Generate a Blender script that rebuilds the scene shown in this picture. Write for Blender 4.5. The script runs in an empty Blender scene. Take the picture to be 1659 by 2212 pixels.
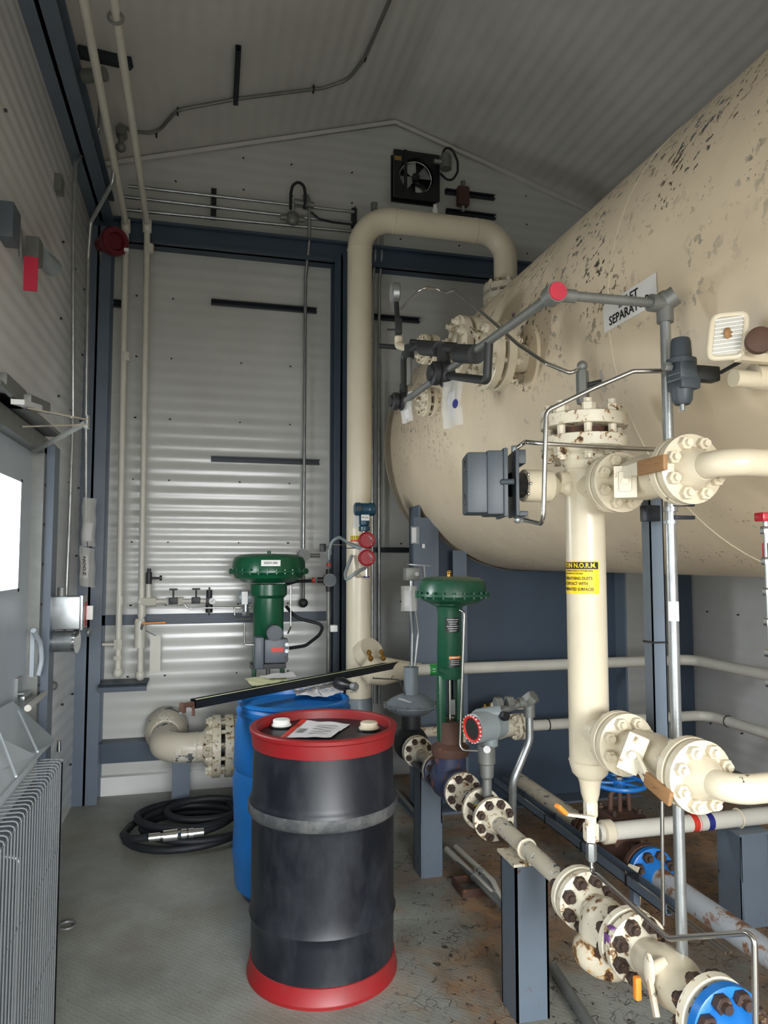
import bpy, bmesh, math, random
from mathutils import Vector as V, Matrix, noise
random.seed(7)
PI=math.pi
S=bpy.context.scene
COL=S.collection
# ------------------------------------------------------------------ camera
CAMZ=1.62; FPX=1550.0; YAW=math.radians(14.1); PIT=math.radians(3.85)
Fw=V((math.sin(YAW)*math.cos(PIT),math.cos(YAW)*math.cos(PIT),math.sin(PIT)))
Rt=V((math.cos(YAW),-math.sin(YAW),0)); Up=Rt.cross(Fw)
EYE=V((0,0,CAMZ))
cd=bpy.data.cameras.new('camera'); cam=bpy.data.objects.new('camera',cd); COL.objects.link(cam)
cd.sensor_fit='HORIZONTAL'; cd.sensor_width=36; cd.lens=36*FPX/1659; cd.clip_start=.02
cam.matrix_world=Matrix.Translation(EYE)@Matrix(((Rt.x,Up.x,-Fw.x),(Rt.y,Up.y,-Fw.y),(Rt.z,Up.z,-Fw.z))).to_4x4()
S.camera=cam
# ------------------------------------------------------------------ light and exposure
S.view_settings.view_transform='Standard'; S.view_settings.look='None'
S.view_settings.gamma=1; S.view_settings.use_curve_mapping=False
S.view_settings.exposure=0.16
W=bpy.data.worlds.new('daylight'); S.world=W; W.use_nodes=True
bg=W.node_tree.nodes['Background']; bg.inputs[1].default_value=3.0
_tc=W.node_tree.nodes.new('ShaderNodeTexCoord'); _sx=W.node_tree.nodes.new('ShaderNodeSeparateXYZ'); _r=W.node_tree.nodes.new('ShaderNodeValToRGB')
W.node_tree.links.new(_tc.outputs['Generated'],_sx.inputs[0]); W.node_tree.links.new(_sx.outputs[2],_r.inputs[0]); W.node_tree.links.new(_r.outputs[0],bg.inputs[0])
_r.color_ramp.elements[0].position=0.0; _r.color_ramp.elements[0].color=(.62,.61,.58,1); _r.color_ramp.elements[1].position=.02; _r.color_ramp.elements[1].color=(.86,.93,1,1)
def area(name,loc,target,sx,sy,power,col=(1,1,1),spread=180):
    l=bpy.data.lights.new(name,'AREA'); l.shape='RECTANGLE'; l.size=sx; l.size_y=sy; l.energy=power; l.color=col; l.spread=math.radians(spread)
    o=bpy.data.objects.new(name,l); COL.objects.link(o); o.location=loc
    o.rotation_euler=(V(target)-V(loc)).to_track_quat('-Z','Y').to_euler(); return o
area('daylight_outside_open_door',(1.3,-4.6,3.3),(-.2,3,.8),4.4,4.0,1750,(.97,.985,1))
area('daylight_through_door_window',(-1.06,3.45,1.72),(.5,3.75,1.35),.36,.46,34,(.93,.97,1))
area('daylight_through_side_opening',(-1.0,.35,1.35),(1.6,1.5,1.5),1.5,1.9,8,(.98,.99,1))
# ------------------------------------------------------------------ pixel to point helpers (photo frame 1659 x 2212)
def ray(x,y): return Fw+Rt*((x-829.5)/FPX)-Up*((y-1106)/FPX)
def aY(x,y,Y): r=ray(x,y); return EYE+r*(Y/r.y)
def aX(x,y,X): r=ray(x,y); return EYE+r*(X/r.x)
def aZ(x,y,Z): r=ray(x,y); return EYE+r*((Z-CAMZ)/r.z)
# ------------------------------------------------------------------ materials
def lin(c):
    return tuple(((v/255)/12.92 if v/255<=.04045 else ((v/255+.055)/1.055)**2.4) for v in c)+(1,)
def newmat(name):
    m=bpy.data.materials.new(name); m.use_nodes=True; nt=m.node_tree
    return m,nt,nt.nodes['Principled BSDF']
def N(nt,t,**k):
    n=nt.nodes.new(t)
    for a,b in k.items(): setattr(n,a,b)
    return n
def ramp(nt,src,p0,p1,c0=(0,0,0,1),c1=(1,1,1,1)):
    r=N(nt,'ShaderNodeValToRGB'); r.color_ramp.elements[0].position=p0; r.color_ramp.elements[1].position=p1
    r.color_ramp.elements[0].color=c0; r.color_ramp.elements[1].color=c1
    nt.links.new(src,r.inputs[0]); return r.outputs[0]
def noi(nt,co,scale,detail=4,rough=.6,dist=0):
    n=N(nt,'ShaderNodeTexNoise'); n.inputs['Scale'].default_value=scale; n.inputs['Detail'].default_value=detail
    n.inputs['Roughness'].default_value=rough; n.inputs['Distortion'].default_value=dist; nt.links.new(co,n.inputs['Vector']); return n.outputs['Fac']
def mul(nt,a,b,op='MULTIPLY'):
    n=N(nt,'ShaderNodeMath',operation=op)
    for i,s in enumerate((a,b)):
        if isinstance(s,(int,float)): n.inputs[i].default_value=s
        else: nt.links.new(s,n.inputs[i])
    return n.outputs[0]
def mix(nt,f,a,b):
    n=N(nt,'ShaderNodeMix',data_type='RGBA')
    if isinstance(f,(int,float)): n.inputs[0].default_value=f
    else: nt.links.new(f,n.inputs[0])
    for i,s in ((6,a),(7,b)):
        if isinstance(s,tuple): n.inputs[i].default_value=s
        else: nt.links.new(s,n.inputs[i])
    return n.outputs[2]
def coords(nt,stretch=None):
    tc=N(nt,'ShaderNodeTexCoord').outputs['Object']
    if stretch:
        mp=N(nt,'ShaderNodeMapping'); mp.inputs['Scale'].default_value=stretch; nt.links.new(tc,mp.inputs[0]); return mp.outputs[0]
    return tc
def paint(name,base,rough=.4,chip=None,amt=.0,scale=20,rim=None,patch=2.5,var=.06,metal=0,bump=.15,spec=.5,stretch=None,dirt=None,dirtamt=.35,zmax=None):
    """painted surface: slight tone variation, optional chips (colour chip) with a rim colour, optional dirt"""
    m,nt,p=newmat(name); co=coords(nt,stretch); b=lin(base)
    dk=tuple(v*(1-var*2.2) for v in b[:3])+(1,)
    col=mix(nt,ramp(nt,noi(nt,co,scale*.25,5),.35,.7),b,dk)
    if dirt: col=mix(nt,mul(nt,ramp(nt,noi(nt,co,scale*.35,8,.7),.45,.75),dirtamt),col,lin(dirt))
    if chip:
        big=ramp(nt,noi(nt,co,patch,3),.5-.18*amt*2,.62-.1*amt)
        n1=noi(nt,co,scale,6,.65,.4)
        th=.70-.14*amt
        if zmax is not None:
            sx=N(nt,'ShaderNodeSeparateXYZ'); nt.links.new(co,sx.inputs[0]); mr=N(nt,'ShaderNodeMapRange')
            mr.inputs[1].default_value=zmax+.25; mr.inputs[2].default_value=zmax; nt.links.new(sx.outputs[2],mr.inputs[0]); big=mr.outputs[0]
        mk=mul(nt,big,ramp(nt,n1,th-.01,th+.01))
        if rim:
            mr=mul(nt,big,ramp(nt,n1,th-.05,th-.03)); col=mix(nt,mr,col,lin(rim))
        col=mix(nt,mk,col,lin(chip))
        bp=N(nt,'ShaderNodeBump'); bp.inputs['Strength'].default_value=.5; bp.inputs['Distance'].default_value=.001; bp.invert=True
        nt.links.new(mk,bp.inputs['Height']); nt.links.new(bp.outputs[0],p.inputs['Normal'])
        nt.links.new(ramp(nt,mk,0,1,(rough,)*3+(1,),(.75,)*3+(1,)),p.inputs['Roughness'])
    else:
        p.inputs['Roughness'].default_value=rough
        if bump:
            bp=N(nt,'ShaderNodeBump'); bp.inputs['Strength'].default_value=bump; bp.inputs['Distance'].default_value=.002
            nt.links.new(noi(nt,co,scale*2.5,3),bp.inputs['Height']); nt.links.new(bp.outputs[0],p.inputs['Normal'])
    nt.links.new(col,p.inputs['Base Color']); p.inputs['Metallic'].default_value=metal; p.inputs['Specular IOR Level'].default_value=spec
    return m
CREAM=(216,205,180)
M={}
M['cream']=paint('cream_paint',CREAM,.3,(70,62,52),.25,22,patch=2,var=.05)
M['cream_big']=paint('cream_paint_chipped_elbow',(212,204,184),.35,(96,100,100),.7,9,rim=(232,228,214),patch=3)
M['maroon']=paint('dark_red_enamel',(96,22,34),.35)
M['cover_red']=paint('scratched_pink_red',(190,50,70),.45,(220,190,190),.4,60,stretch=(1,3,1))
M['cream_clean']=paint('cream_paint_clean',(214,203,178),.3,bump=.05)
M['cream_chip']=paint('cream_paint_flaking',(216,208,186),.35,(92,98,103),.75,22,rim=(235,230,215),patch=4)
M['cream_rust']=paint('cream_paint_rust_spots',(222,214,192),.38,(66,44,30),.6,38,rim=(160,124,76),patch=7)
M['cream_peel']=paint('cream_paint_peeling_at_foot',(224,214,190),.32,(100,104,108),1.0,7,zmax=.35)
M['tank']=None
M['white_pipe']=paint('off_white_paint',(205,202,190),.38,bump=.05)
M['steel_blue']=paint('blue_grey_steel_paint',(94,106,120),.42,var=.08,scale=12,dirt=(100,108,112))
M['steel_rustfoot']=paint('blue_grey_post_paint',(98,110,122),.42,(96,58,44),.3,18,patch=4)
M['navy']=paint('dark_blue_beam_paint',(58,72,88),.45,var=.06,scale=10)
M['strut']=paint('dark_channel_steel',(40,46,54),.4,metal=.3)
M['galv']=paint('galvanised_steel',(168,172,172),.33,metal=.75,var=.12,scale=60)
M['galv_dull']=paint('dull_grey_cast',(128,130,126),.5,metal=.4,var=.1,scale=40)
M['stainless']=paint('stainless_tube',(190,188,182),.22,metal=.95,bump=0,var=.05)
M['chrome']=paint('bright_metal',(235,235,235),.1,metal=1,bump=0)
M['dark_iron']=paint('dark_iron',(52,54,54),.5,metal=.3,var=.1)
M['black']=paint('black_plastic',(18,20,24),.4)
M['rubber']=paint('black_rubber',(20,24,30),.6,bump=.3)
M['green']=paint('green_enamel',(14,82,52),.28,var=.1,scale=10)
M['green_worn']=paint('green_enamel_scuffed',(16,76,52),.34,(120,140,126),.25,14,patch=6,dirt=(70,105,85),dirtamt=.4)
M['red']=paint('red_enamel',(150,14,28),.3)
M['red_lid']=paint('red_plastic_band',(140,24,28),.45,dirt=(120,60,55),dirtamt=.5,scale=14)
M['drum_black']=paint('scuffed_black_plastic',(16,20,28),.42,dirt=(84,88,92),dirtamt=.3,scale=18,stretch=(1,1,.45))
M['drum_scuff']=paint('scuffed_grey_hoop',(62,64,66),.6,dirt=(120,120,116),dirtamt=.7,scale=30)
M['blue_drum']=paint('blue_plastic',(22,104,176),.38,dirt=(40,80,110),dirtamt=.3)
M['blue_paint']=paint('blue_paint',(28,112,190),.35,(70,40,28),.35,24,patch=4)
M['rust']=paint('rusty_iron',(84,58,46),.7,(124,74,44),.6,24,patch=3,dirt=(48,36,32))
M['rust_bolt']=paint('rusty_bolt',(62,46,38),.6,(120,92,60),.6,60,patch=20)
M['brass']=paint('yellow_zinc',(168,130,62),.35,metal=.7)
M['reg_grey']=paint('grey_regulator_paint',(124,134,140),.4,(70,74,78),.3,18,dirt=(90,96,98))
M['body_blue']=paint('rusted_blue_valve_body',(52,58,82),.45,(108,64,44),.75,12,rim=(90,60,50),patch=4)
M['box_grey']=paint('grey_instrument_plastic',(88,96,104),.45,scale=10)
M['box_dark']=paint('dark_grey_instrument_case',(62,70,76),.45)
M['trans_grey']=paint('light_grey_housing',(140,150,152),.35)
M['trans_blue']=paint('blue_green_housing',(34,72,92),.3)
M['white']=paint('white_plastic',(228,228,224),.45,bump=0)
M['paper']=paint('paper',(222,220,222),.8,bump=.05,scale=30,var=.04)
M['paper_yellow']=paint('pale_yellow_paper',(214,216,170),.8,bump=.05)
M['ink']=paint('black_ink',(14,14,14),.6,bump=0)
M['yellow']=paint('yellow_label',(246,208,20),.45,bump=0)
M['redlabel']=paint('red_label',(206,52,40),.45,bump=0)
M['bluelabel']=paint('blue_label',(34,40,120),.45,bump=0)
M['greenlabel']=paint('green_label',(40,150,70),.45,bump=0)
M['orange']=paint('orange_sleeve',(232,140,50),.5,(120,80,40),.3,40)
M['brown_sleeve']=paint('worn_brown_sleeve',(150,112,72),.6,(90,70,56),.5,40,stretch=(1,1,3))
M['purple']=paint('purple_marking',(110,70,130),.6)
M['pink_tag']=paint('red_cloth_tag',(196,40,70),.7)
M['wire']=paint('grey_guard_wire',(130,134,136),.4,metal=.5)
M['heater']=paint('pale_grey_sheet_metal',(185,195,200),.35,metal=.1,scale=8)
M['door']=paint('pale_grey_door_paint',(180,190,198),.4,scale=6,bump=.02)
M['bag']=None
def glass(name,col,alpha,rough=.1):
    m,nt,p=newmat(name); p.inputs['Base Color'].default_value=lin(col); p.inputs['Roughness'].default_value=rough
    p.inputs['Alpha'].default_value=alpha; return m
M['bag']=glass('clear_plastic_bag',(225,225,220),.38,.15)
def pane_mat():
    m,nt,p=newmat('window_glass'); p.inputs['Base Color'].default_value=(1,1,1,1); p.inputs['Roughness'].default_value=.02
    p.inputs['Alpha'].default_value=.08; return m
M['pane']=pane_mat()
def wall_mat(name,base,rough,mottle=.05,sc=1.2):
    m,nt,p=newmat(name); co=coords(nt); b=lin(base); d=tuple(v*(1-mottle*3) for v in b[:3])+(1,)
    col=mix(nt,ramp(nt,noi(nt,co,sc,6,.6),.35,.7),b,d)
    sp=ramp(nt,noi(nt,co,90,2,.5),.76,.78)
    col=mix(nt,mul(nt,sp,.5),col,lin((110,108,100)))
    nt.links.new(col,p.inputs['Base Color']); p.inputs['Roughness'].default_value=rough
    bp=N(nt,'ShaderNodeBump'); bp.inputs['Strength'].default_value=.12; bp.inputs['Distance'].default_value=.01
    nt.links.new(noi(nt,co,3.5,2),bp.inputs['Height']); nt.links.new(bp.outputs[0],p.inputs['Normal'])
    return m
M['wall']=wall_mat('white_corrugated_sheet',(226,227,225),.2)
M['wall_back']=wall_mat('shade_toned_white_corrugated_sheet',(196,197,192),.2)  # same sheet as the side walls, darkened to stand for dim upper light
M['ceil']=wall_mat('white_roof_sheet',(205,204,198),.22)
def tank_mat():
    m,nt,p=newmat('tank_cream_paint'); co=coords(nt)
    b=lin((222,206,178)); d=lin((196,180,154))
    col=mix(nt,ramp(nt,noi(nt,co,1.6,5),.35,.75),b,d)
    # flaked spots: clusters high on the side, none low down
    sx=N(nt,'ShaderNodeSeparateXYZ'); nt.links.new(co,sx.inputs[0])
    hi=ramp(nt,sx.outputs[2],0.0,1.0)   # replaced below by map range
    mr=N(nt,'ShaderNodeMapRange'); mr.inputs[1].default_value=-.4; mr.inputs[2].default_value=.15; nt.links.new(sx.outputs[2],mr.inputs[0])
    cl=ramp(nt,noi(nt,co,2.3,3,.6,.3),.45,.56)
    n1=noi(nt,co,36,3,.6,.2); n2=noi(nt,co,15,5,.6,.5)
    mk=mul(nt,mul(nt,cl,mr.outputs[0]),ramp(nt,n1,.586,.596))
    mk2=mul(nt,mul(nt,ramp(nt,noi(nt,co,1.7,2),.5,.58),mr.outputs[0]),ramp(nt,n2,.65,.657))
    a=mul(nt,mk,mk2,'MAXIMUM')
    lowm=ramp(nt,noi(nt,co,60,4,.6),.63,.64)
    mr2=N(nt,'ShaderNodeMapRange'); mr2.inputs[1].default_value=-.6; mr2.inputs[2].default_value=-.75; nt.links.new(sx.outputs[2],mr2.inputs[0])
    a=mul(nt,a,mul(nt,mul(nt,lowm,mr2.outputs[0]),ramp(nt,noi(nt,co,4,2),.5,.6)),'MAXIMUM')
    chipc=mix(nt,ramp(nt,noi(nt,co,3,2),.45,.55),lin((84,72,58)),lin((78,86,90)))
    col=mix(nt,a,col,chipc)
    nt.links.new(col,p.inputs['Base Color']); p.inputs['Roughness'].default_value=.36
    bp=N(nt,'ShaderNodeBump'); bp.inputs['Strength'].default_value=.5; bp.inputs['Distance'].default_value=.002; bp.invert=True
    nt.links.new(a,bp.inputs['Height']); nt.links.new(bp.outputs[0],p.inputs['Normal'])
    return m
M['tank']=tank_mat()
def floor_mat():
    m,nt,p=newmat('painted_steel_floor'); co=coords(nt)
    base=mix(nt,ramp(nt,noi(nt,co,2.2,7,.65),.35,.7),lin((150,151,142)),lin((116,119,112)))
    # tan dust
    base=mix(nt,mul(nt,ramp(nt,noi(nt,co,1.1,4,.6),.5,.72),.5),base,lin((140,122,98)))
    sx=N(nt,'ShaderNodeSeparateXYZ'); nt.links.new(co,sx.inputs[0])
    east=N(nt,'ShaderNodeMapRange'); east.inputs[1].default_value=.45; east.inputs[2].default_value=.95; nt.links.new(sx.outputs[0],east.inputs[0])
    e=east.outputs[0]
    # rust
    far=N(nt,'ShaderNodeMapRange'); far.inputs[1].default_value=1.1; far.inputs[2].default_value=1.9; far.inputs[3].default_value=0; far.inputs[4].default_value=.09; nt.links.new(sx.outputs[0],far.inputs[0])
    ru=mul(nt,e,ramp(nt,mul(nt,noi(nt,co,1.5,6,.62,.4),far.outputs[0],'ADD'),.47,.61))
    rc=mix(nt,ramp(nt,noi(nt,co,9,5),.4,.65),lin((158,116,72)),lin((108,78,54)))
    base=mix(nt,mul(nt,ru,.8),base,rc)
    # cracked flaking paint
    wn=N(nt,'ShaderNodeTexNoise'); wn.inputs['Scale'].default_value=6; nt.links.new(co,wn.inputs['Vector'])
    ad=N(nt,'ShaderNodeVectorMath',operation='MULTIPLY_ADD'); nt.links.new(wn.outputs['Color'],ad.inputs[0]); ad.inputs[1].default_value=(.22,.22,.22); nt.links.new(co,ad.inputs[2])
    vo=N(nt,'ShaderNodeTexVoronoi',feature='DISTANCE_TO_EDGE'); vo.inputs['Scale'].default_value=19; nt.links.new(ad.outputs[0],vo.inputs['Vector'])
    cr=ramp(nt,vo.outputs[0],.015,.05,(1,1,1,1),(0,0,0,1))
    gate=mul(nt,ramp(nt,noi(nt,co,7,5,.65),.5,.6),.75)
    ck=mul(nt,mul(nt,e,cr),gate)
    fl=mul(nt,e,ramp(nt,noi(nt,co,24,5,.7,.6),.605,.625))
    ck=mul(nt,ck,fl,'MAXIMUM')
    col=mix(nt,mul(nt,ck,.9),base,lin((44,34,26)))
    speck=ramp(nt,noi(nt,co,45,2,.5),.73,.76)
    col=mix(nt,mul(nt,speck,.6),col,lin((60,54,46)))
    nt.links.new(col,p.inputs['Base Color']); p.inputs['Roughness'].default_value=.5
    # raised tread pattern
    w=N(nt,'ShaderNodeTexWave',wave_type='BANDS',bands_direction='DIAGONAL'); w.inputs['Scale'].default_value=22; w.inputs['Distortion'].default_value=3; nt.links.new(co,w.inputs['Vector'])
    ck2=N(nt,'ShaderNodeTexChecker'); ck2.inputs['Scale'].default_value=40; nt.links.new(co,ck2.inputs['Vector'])
    hh=mul(nt,mul(nt,ramp(nt,w.outputs['Fac'],.6,.9),ck2.outputs['Fac']),.3)
    h=mul(nt,hh,mul(nt,ck,-1),'ADD')
    bp=N(nt,'ShaderNodeBump'); bp.inputs['Strength'].default_value=.5; bp.inputs['Distance'].default_value=.003
    nt.links.new(h,bp.inputs['Height']); nt.links.new(bp.outputs[0],p.inputs['Normal'])
    return m
M['floor']=floor_mat()
# ------------------------------------------------------------------ mesh builder
def frame(ax):
    a=V(ax).normalized(); t=V((0,0,1)) if abs(a.z)<.9 else V((1,0,0))
    u=t.cross(a).normalized(); return a,u,a.cross(u)
class B:
    def __init__(s): s.bm=bmesh.new(); s.mi=0
    def _f(s,vs):
        try:
            f=s.bm.faces.new(vs); f.material_index=s.mi; return f
        except ValueError: return None
    def rings(s,rs,close=True,cap=True):
        R=[[s.bm.verts.new(p) for p in r] for r in rs]
        n=len(R[0])
        for a,b in zip(R,R[1:]):
            for i in range(n if close else n-1):
                j=(i+1)%n; s._f([a[i],a[j],b[j],b[i]])
        if cap: s._f(R[0][::-1]); s._f(R[-1])
        return s
    def lathe(s,o,ax,prof,n=28,cap=True):
        a,u,v=frame(ax); o=V(o)
        return s.rings([[o+a*t+(u*math.cos(2*PI*i/n)+v*math.sin(2*PI*i/n))*max(r,1e-4) for i in range(n)] for t,r in prof],cap=cap)
    def cyl(s,p,q,r,r2=None,n=20):
        p=V(p);q=V(q); return s.lathe(p,q-p,[(0,r),((q-p).length,r if r2 is None else r2)],n)
    def box(s,c,sz,ax=None,bev=0):
        c=V(c); ex,ey,ez=(V((1,0,0)),V((0,1,0)),V((0,0,1))) if ax is None else ax
        vs=[s.bm.verts.new(c+ex*(sz[0]/2*i)+ey*(sz[1]/2*j)+ez*(sz[2]/2*k)) for i in(-1,1) for j in(-1,1) for k in(-1,1)]
        fs=[s._f([vs[i] for i in q]) for q in ((0,1,3,2),(4,6,7,5),(0,4,5,1),(2,3,7,6),(0,2,6,4),(1,5,7,3))]
        if bev:
            es=list({e for f in fs if f for e in f.edges})
            bmesh.ops.bevel(s.bm,geom=es,offset=bev,segments=2,affect='EDGES',profile=.6)
        return s
    def bb(s,a,b,bev=0):
        a=V(a);b=V(b); return s.box((a+b)/2,[abs(x) for x in (b-a)],None,bev)
    def bar(s,p,q,w,h,bev=0,up=(0,0,1)):
        p=V(p);q=V(q); a=(q-p).normalized(); u=V(up).cross(a)
        if u.length<1e-3: u=V((1,0,0)).cross(a)
        u.normalize(); return s.box((p+q)/2,((q-p).length,w,h),(a,u,a.cross(u)),bev)
    def tube(s,pts,r,br=.03,n=12,cap=True,seg=6):
        pts=[V(p) for p in pts]; path=[pts[0]]
        for i in range(1,len(pts)-1):
            a=(pts[i-1]-pts[i]); b=(pts[i+1]-pts[i]); la,lb=a.length,b.length; a.normalize(); b.normalize()
            ang=a.angle(b)
            if ang>PI-.02: path.append(pts[i]); continue
            d=min(br/math.tan(ang/2),la*.49,lb*.49)
            rr=d*math.tan(ang/2); bis=(a+b).normalized(); c=pts[i]+bis*(rr/math.sin(ang/2))
            p0=pts[i]+a*d; p1=pts[i]+b*d; v0=p0-c; v1=p1-c; th=v0.angle(v1)
            for k in range(seg+1):
                t=k/seg; path.append(c+(v0*math.sin((1-t)*th)+v1*math.sin(t*th))/math.sin(th))
        path.append(pts[-1])
        return s.sweep(path,r,n,cap)
    def sweep(s,path,r,n=12,cap=True,closed=False):
        rs=[]; d0=(path[1]-path[0]).normalized(); a,u,v=frame(d0)
        for i,p in enumerate(path):
            if i==0: d=(path[1]-path[0])
            elif i==len(path)-1: d=(path[-1]-path[-2])
            else: d=(path[i+1]-path[i-1])
            d.normalize()
            q=a.rotation_difference(d); u=q@u; v=q@v; a=d
            ri=r(i/(len(path)-1)) if callable(r) else r
            rs.append([p+(u*math.cos(2*PI*k/n)+v*math.sin(2*PI*k/n))*ri for k in range(n)])
        return s.rings(rs,cap=cap)
    def ball(s,c,r,sc=(1,1,1),n=16):
        c=V(c); rs=[]
        for i in range(n//2+1):
            t=PI*i/(n//2); rr=max(math.sin(t),1e-3)*r
            rs.append([c+V((rr*math.cos(2*PI*k/n)*sc[0],rr*math.sin(2*PI*k/n)*sc[1],r*math.cos(t)*sc[2])) for k in range(n)])
        return s.rings(rs)
    def torus(s,c,ax,R,r,n=32,k=10,arc=1.0,start=0):
        a,u,v=frame(ax); c=V(c); rs=[]
        m=n if arc>=1 else n+1
        for i in range(m):
            t=start+2*PI*arc*i/n; d=u*math.cos(t)+v*math.sin(t)
            rs.append([c+d*(R+r*math.cos(2*PI*j/k))+a*(r*math.sin(2*PI*j/k)) for j in range(k)])
        if arc>=1: rs.append(rs[0]); return s.rings(rs,cap=False)
        return s.rings(rs)
    def hex(s,c,ax,r,h):
        a=V(ax).normalized(); return s.lathe(V(c)-a*h/2,a,[(0,r*.9),(h*.12,r),(h*.88,r),(h,r*.9)],6)
    def poly(s,pts,ext):
        pts=[V(p) for p in pts]; ext=V(ext); return s.rings([pts,[p+ext for p in pts]])
    def grid(s,rows):
        R=[[s.bm.verts.new(p) for p in r] for r in rows]
        for a,b in zip(R,R[1:]):
            for i in range(len(a)-1): s._f([a[i],a[i+1],b[i+1],b[i]])
        return s
def rootloc(o):
    l=V((0,0,0))
    while o: l+=o.location; o=o.parent
    return l
def O(name,b,mat,parent=None,label=None,angle=35,base=None,sharp=False):
    bm=b.bm; bmesh.ops.remove_doubles(bm,verts=bm.verts,dist=1e-6)
    bmesh.ops.recalc_face_normals(bm,faces=bm.faces)
    loc=rootloc(parent) if parent else (V(base) if base is not None else V((0,0,0)))
    if base is None and parent is None:
        zs=[v.co for v in bm.verts]; c=sum(zs,V((0,0,0)))/len(zs); loc=V((c.x,c.y,min(z.z for z in zs)))
    bmesh.ops.translate(bm,verts=bm.verts,vec=-loc)
    me=bpy.data.meshes.new(name); bm.to_mesh(me); bm.free()
    for m in (mat if isinstance(mat,(list,tuple)) else [mat]): me.materials.append(M[m] if isinstance(m,str) else m)
    if not sharp:
        me.shade_smooth(); me.set_sharp_from_angle(angle=math.radians(angle))
    o=bpy.data.objects.new(name,me); COL.objects.link(o)
    if parent: o.parent=parent
    else: o.location=loc
    if label: o['label']=label
    return o
def T(name,label,cat,loc,group=None):
    o=bpy.data.objects.new(name,None); COL.objects.link(o); o.location=V(loc); o.empty_display_size=.05
    o['label']=label; o['category']=cat
    if group: o['group']=group
    return o
def tag(o,label,cat,group=None):
    o['label']=label; o['category']=cat
    if group: o['group']=group
    return o
def struct(o,label=None):
    o['kind']='structure'
    if label: o['label']=label
    return o
_tc={}
def text_mesh(txt,size,bold=True):
    k=(txt,)
    if k not in _tc:
        c=bpy.data.curves.new('t','FONT'); c.body=txt; c.size=1; c.align_x='CENTER'; c.align_y='CENTER'; c.offset=.022 if bold else 0
        c.resolution_u=2; o=bpy.data.objects.new('t',c); COL.objects.link(o)
        dg=bpy.context.evaluated_depsgraph_get(); me=bpy.data.meshes.new_from_object(o.evaluated_get(dg))
        _tc[k]=([v.co.copy() for v in me.vertices],[list(p.vertices) for p in me.polygons])
        bpy.data.objects.remove(o); bpy.data.curves.remove(c); bpy.data.meshes.remove(me)
    return _tc[k]
def text(b,txt,size,fn,cx=0,cy=0,sx=1):
    """adds flat lettering; fn maps (x,y) on the label to a point in space"""
    vs,fs=text_mesh(txt,size)
    vv=[b.bm.verts.new(fn(cx+v.x*size*sx,cy+v.y*size)) for v in vs]
    for f in fs: b._f([vv[i] for i in f])
def planefn(c,ex,ey):
    c=V(c);ex=V(ex).normalized();ey=V(ey).normalized()
    return lambda x,y:c+ex*x+ey*y
def patch(b,fn,w,h,nx=1,ny=1,cx=0,cy=0):
    b.grid([[fn(cx-w/2+w*i/nx,cy-h/2+h*j/ny) for i in range(nx+1)] for j in range(ny+1)])
X_=V((1,0,0));Y_=V((0,1,0));Z_=V((0,0,1))
# ---- piping helpers
def bolt(parent,p,q,r,mat,nut=True,ext=None):
    p=V(p);q=V(q);a=(q-p).normalized(); ext=r*1.1 if ext is None else ext; nh=r*1.9
    b=B(); b.cyl(p-a*(nh+ext),q+a*(nh+ext),r,n=8)
    b.hex(p-a*nh/2,a,r*1.85,nh); b.hex(q+a*nh/2,a,r*1.85,nh)
    O('stud_bolt',b,mat,parent)
def disc(parent,c,ax,D,t,mat,hub=0,hr=.04,hr2=.03,rf=True,name='flange',label=None):
    """flange whose mating face is at c, hub pointing along ax"""
    a=V(ax).normalized(); R=D/2
    pr=[(0,R*.55),(.0015,R*.55),(.002,R-.002),(.004,R),(t-.002,R),(t,R-.003)]
    if hub: pr+=[(t+.002,hr*1.15),(t+hub*.3,hr*1.05),(t+hub,hr2)]
    return O(name,B().lathe(c,a,pr,36),mat,parent,label)
def joint(pa,pb,c,ax,D,t,gap,n,br,mA='cream',mB='cream',mb='cream',hubA=0,hubB=0,hr=.04,hr2=.03,phase=.5,bc=.8,gask='black',ha2=None):
    """two flanges bolted together, A behind (towards -ax), B ahead"""
    a,u,v=frame(ax); c=V(c)
    fa=disc(pa,c-a*gap/2,-a,D,t,mA,hubA,hr,hr2 if ha2 is None else ha2); fb=disc(pb,c+a*gap/2,a,D,t,mB,hubB,hr,hr2)
    O('gasket',B().cyl(c-a*gap/2,c+a*gap/2,D*.3,n=24),gask,fa)
    for i in range(n):
        w=2*PI*(i+phase)/n; d=(u*math.cos(w)+v*math.sin(w))*(D/2*bc)
        bolt(fb,c+d-a*(gap/2+t),c+d+a*(gap/2+t),br,mb)
    return fa,fb
# ================================================================== SETTING
XL,XR,YB,YF=-.82,4.02,5.42,-1.6
RX,RZ,SL=1.45,5.19,.3           # ridge x, height, roof slope
def rz(x): return RZ-abs(x-RX)*SL
def corr(t,pitch=.088,amp=.0028):
    """gentle ribbed sheet profile"""
    return amp*(.5+.5*math.cos(2*PI*t/pitch))
def rib_steps(a,b,pitch=.088):
    out=[a];k=math.floor(a/pitch)
    while True:
        for f in (0,.125,.25,.375,.5,.625,.75,.875):
            t=(k+f)*pitch
            if a<t<b: out.append(t)
        k+=1
        if k*pitch>b: break
    return out+[b]
b=B()                                   # floor plate
b.bb((XL-.1,YF-1.2,-.04),(XR+.1,YB+.1,0)); struct(O('floor',b,'floor',base=(0,0,0)))
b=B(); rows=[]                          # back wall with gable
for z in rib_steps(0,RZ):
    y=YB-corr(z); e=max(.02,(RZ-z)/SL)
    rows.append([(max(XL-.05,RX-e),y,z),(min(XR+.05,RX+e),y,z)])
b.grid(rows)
b.mi=1
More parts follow.
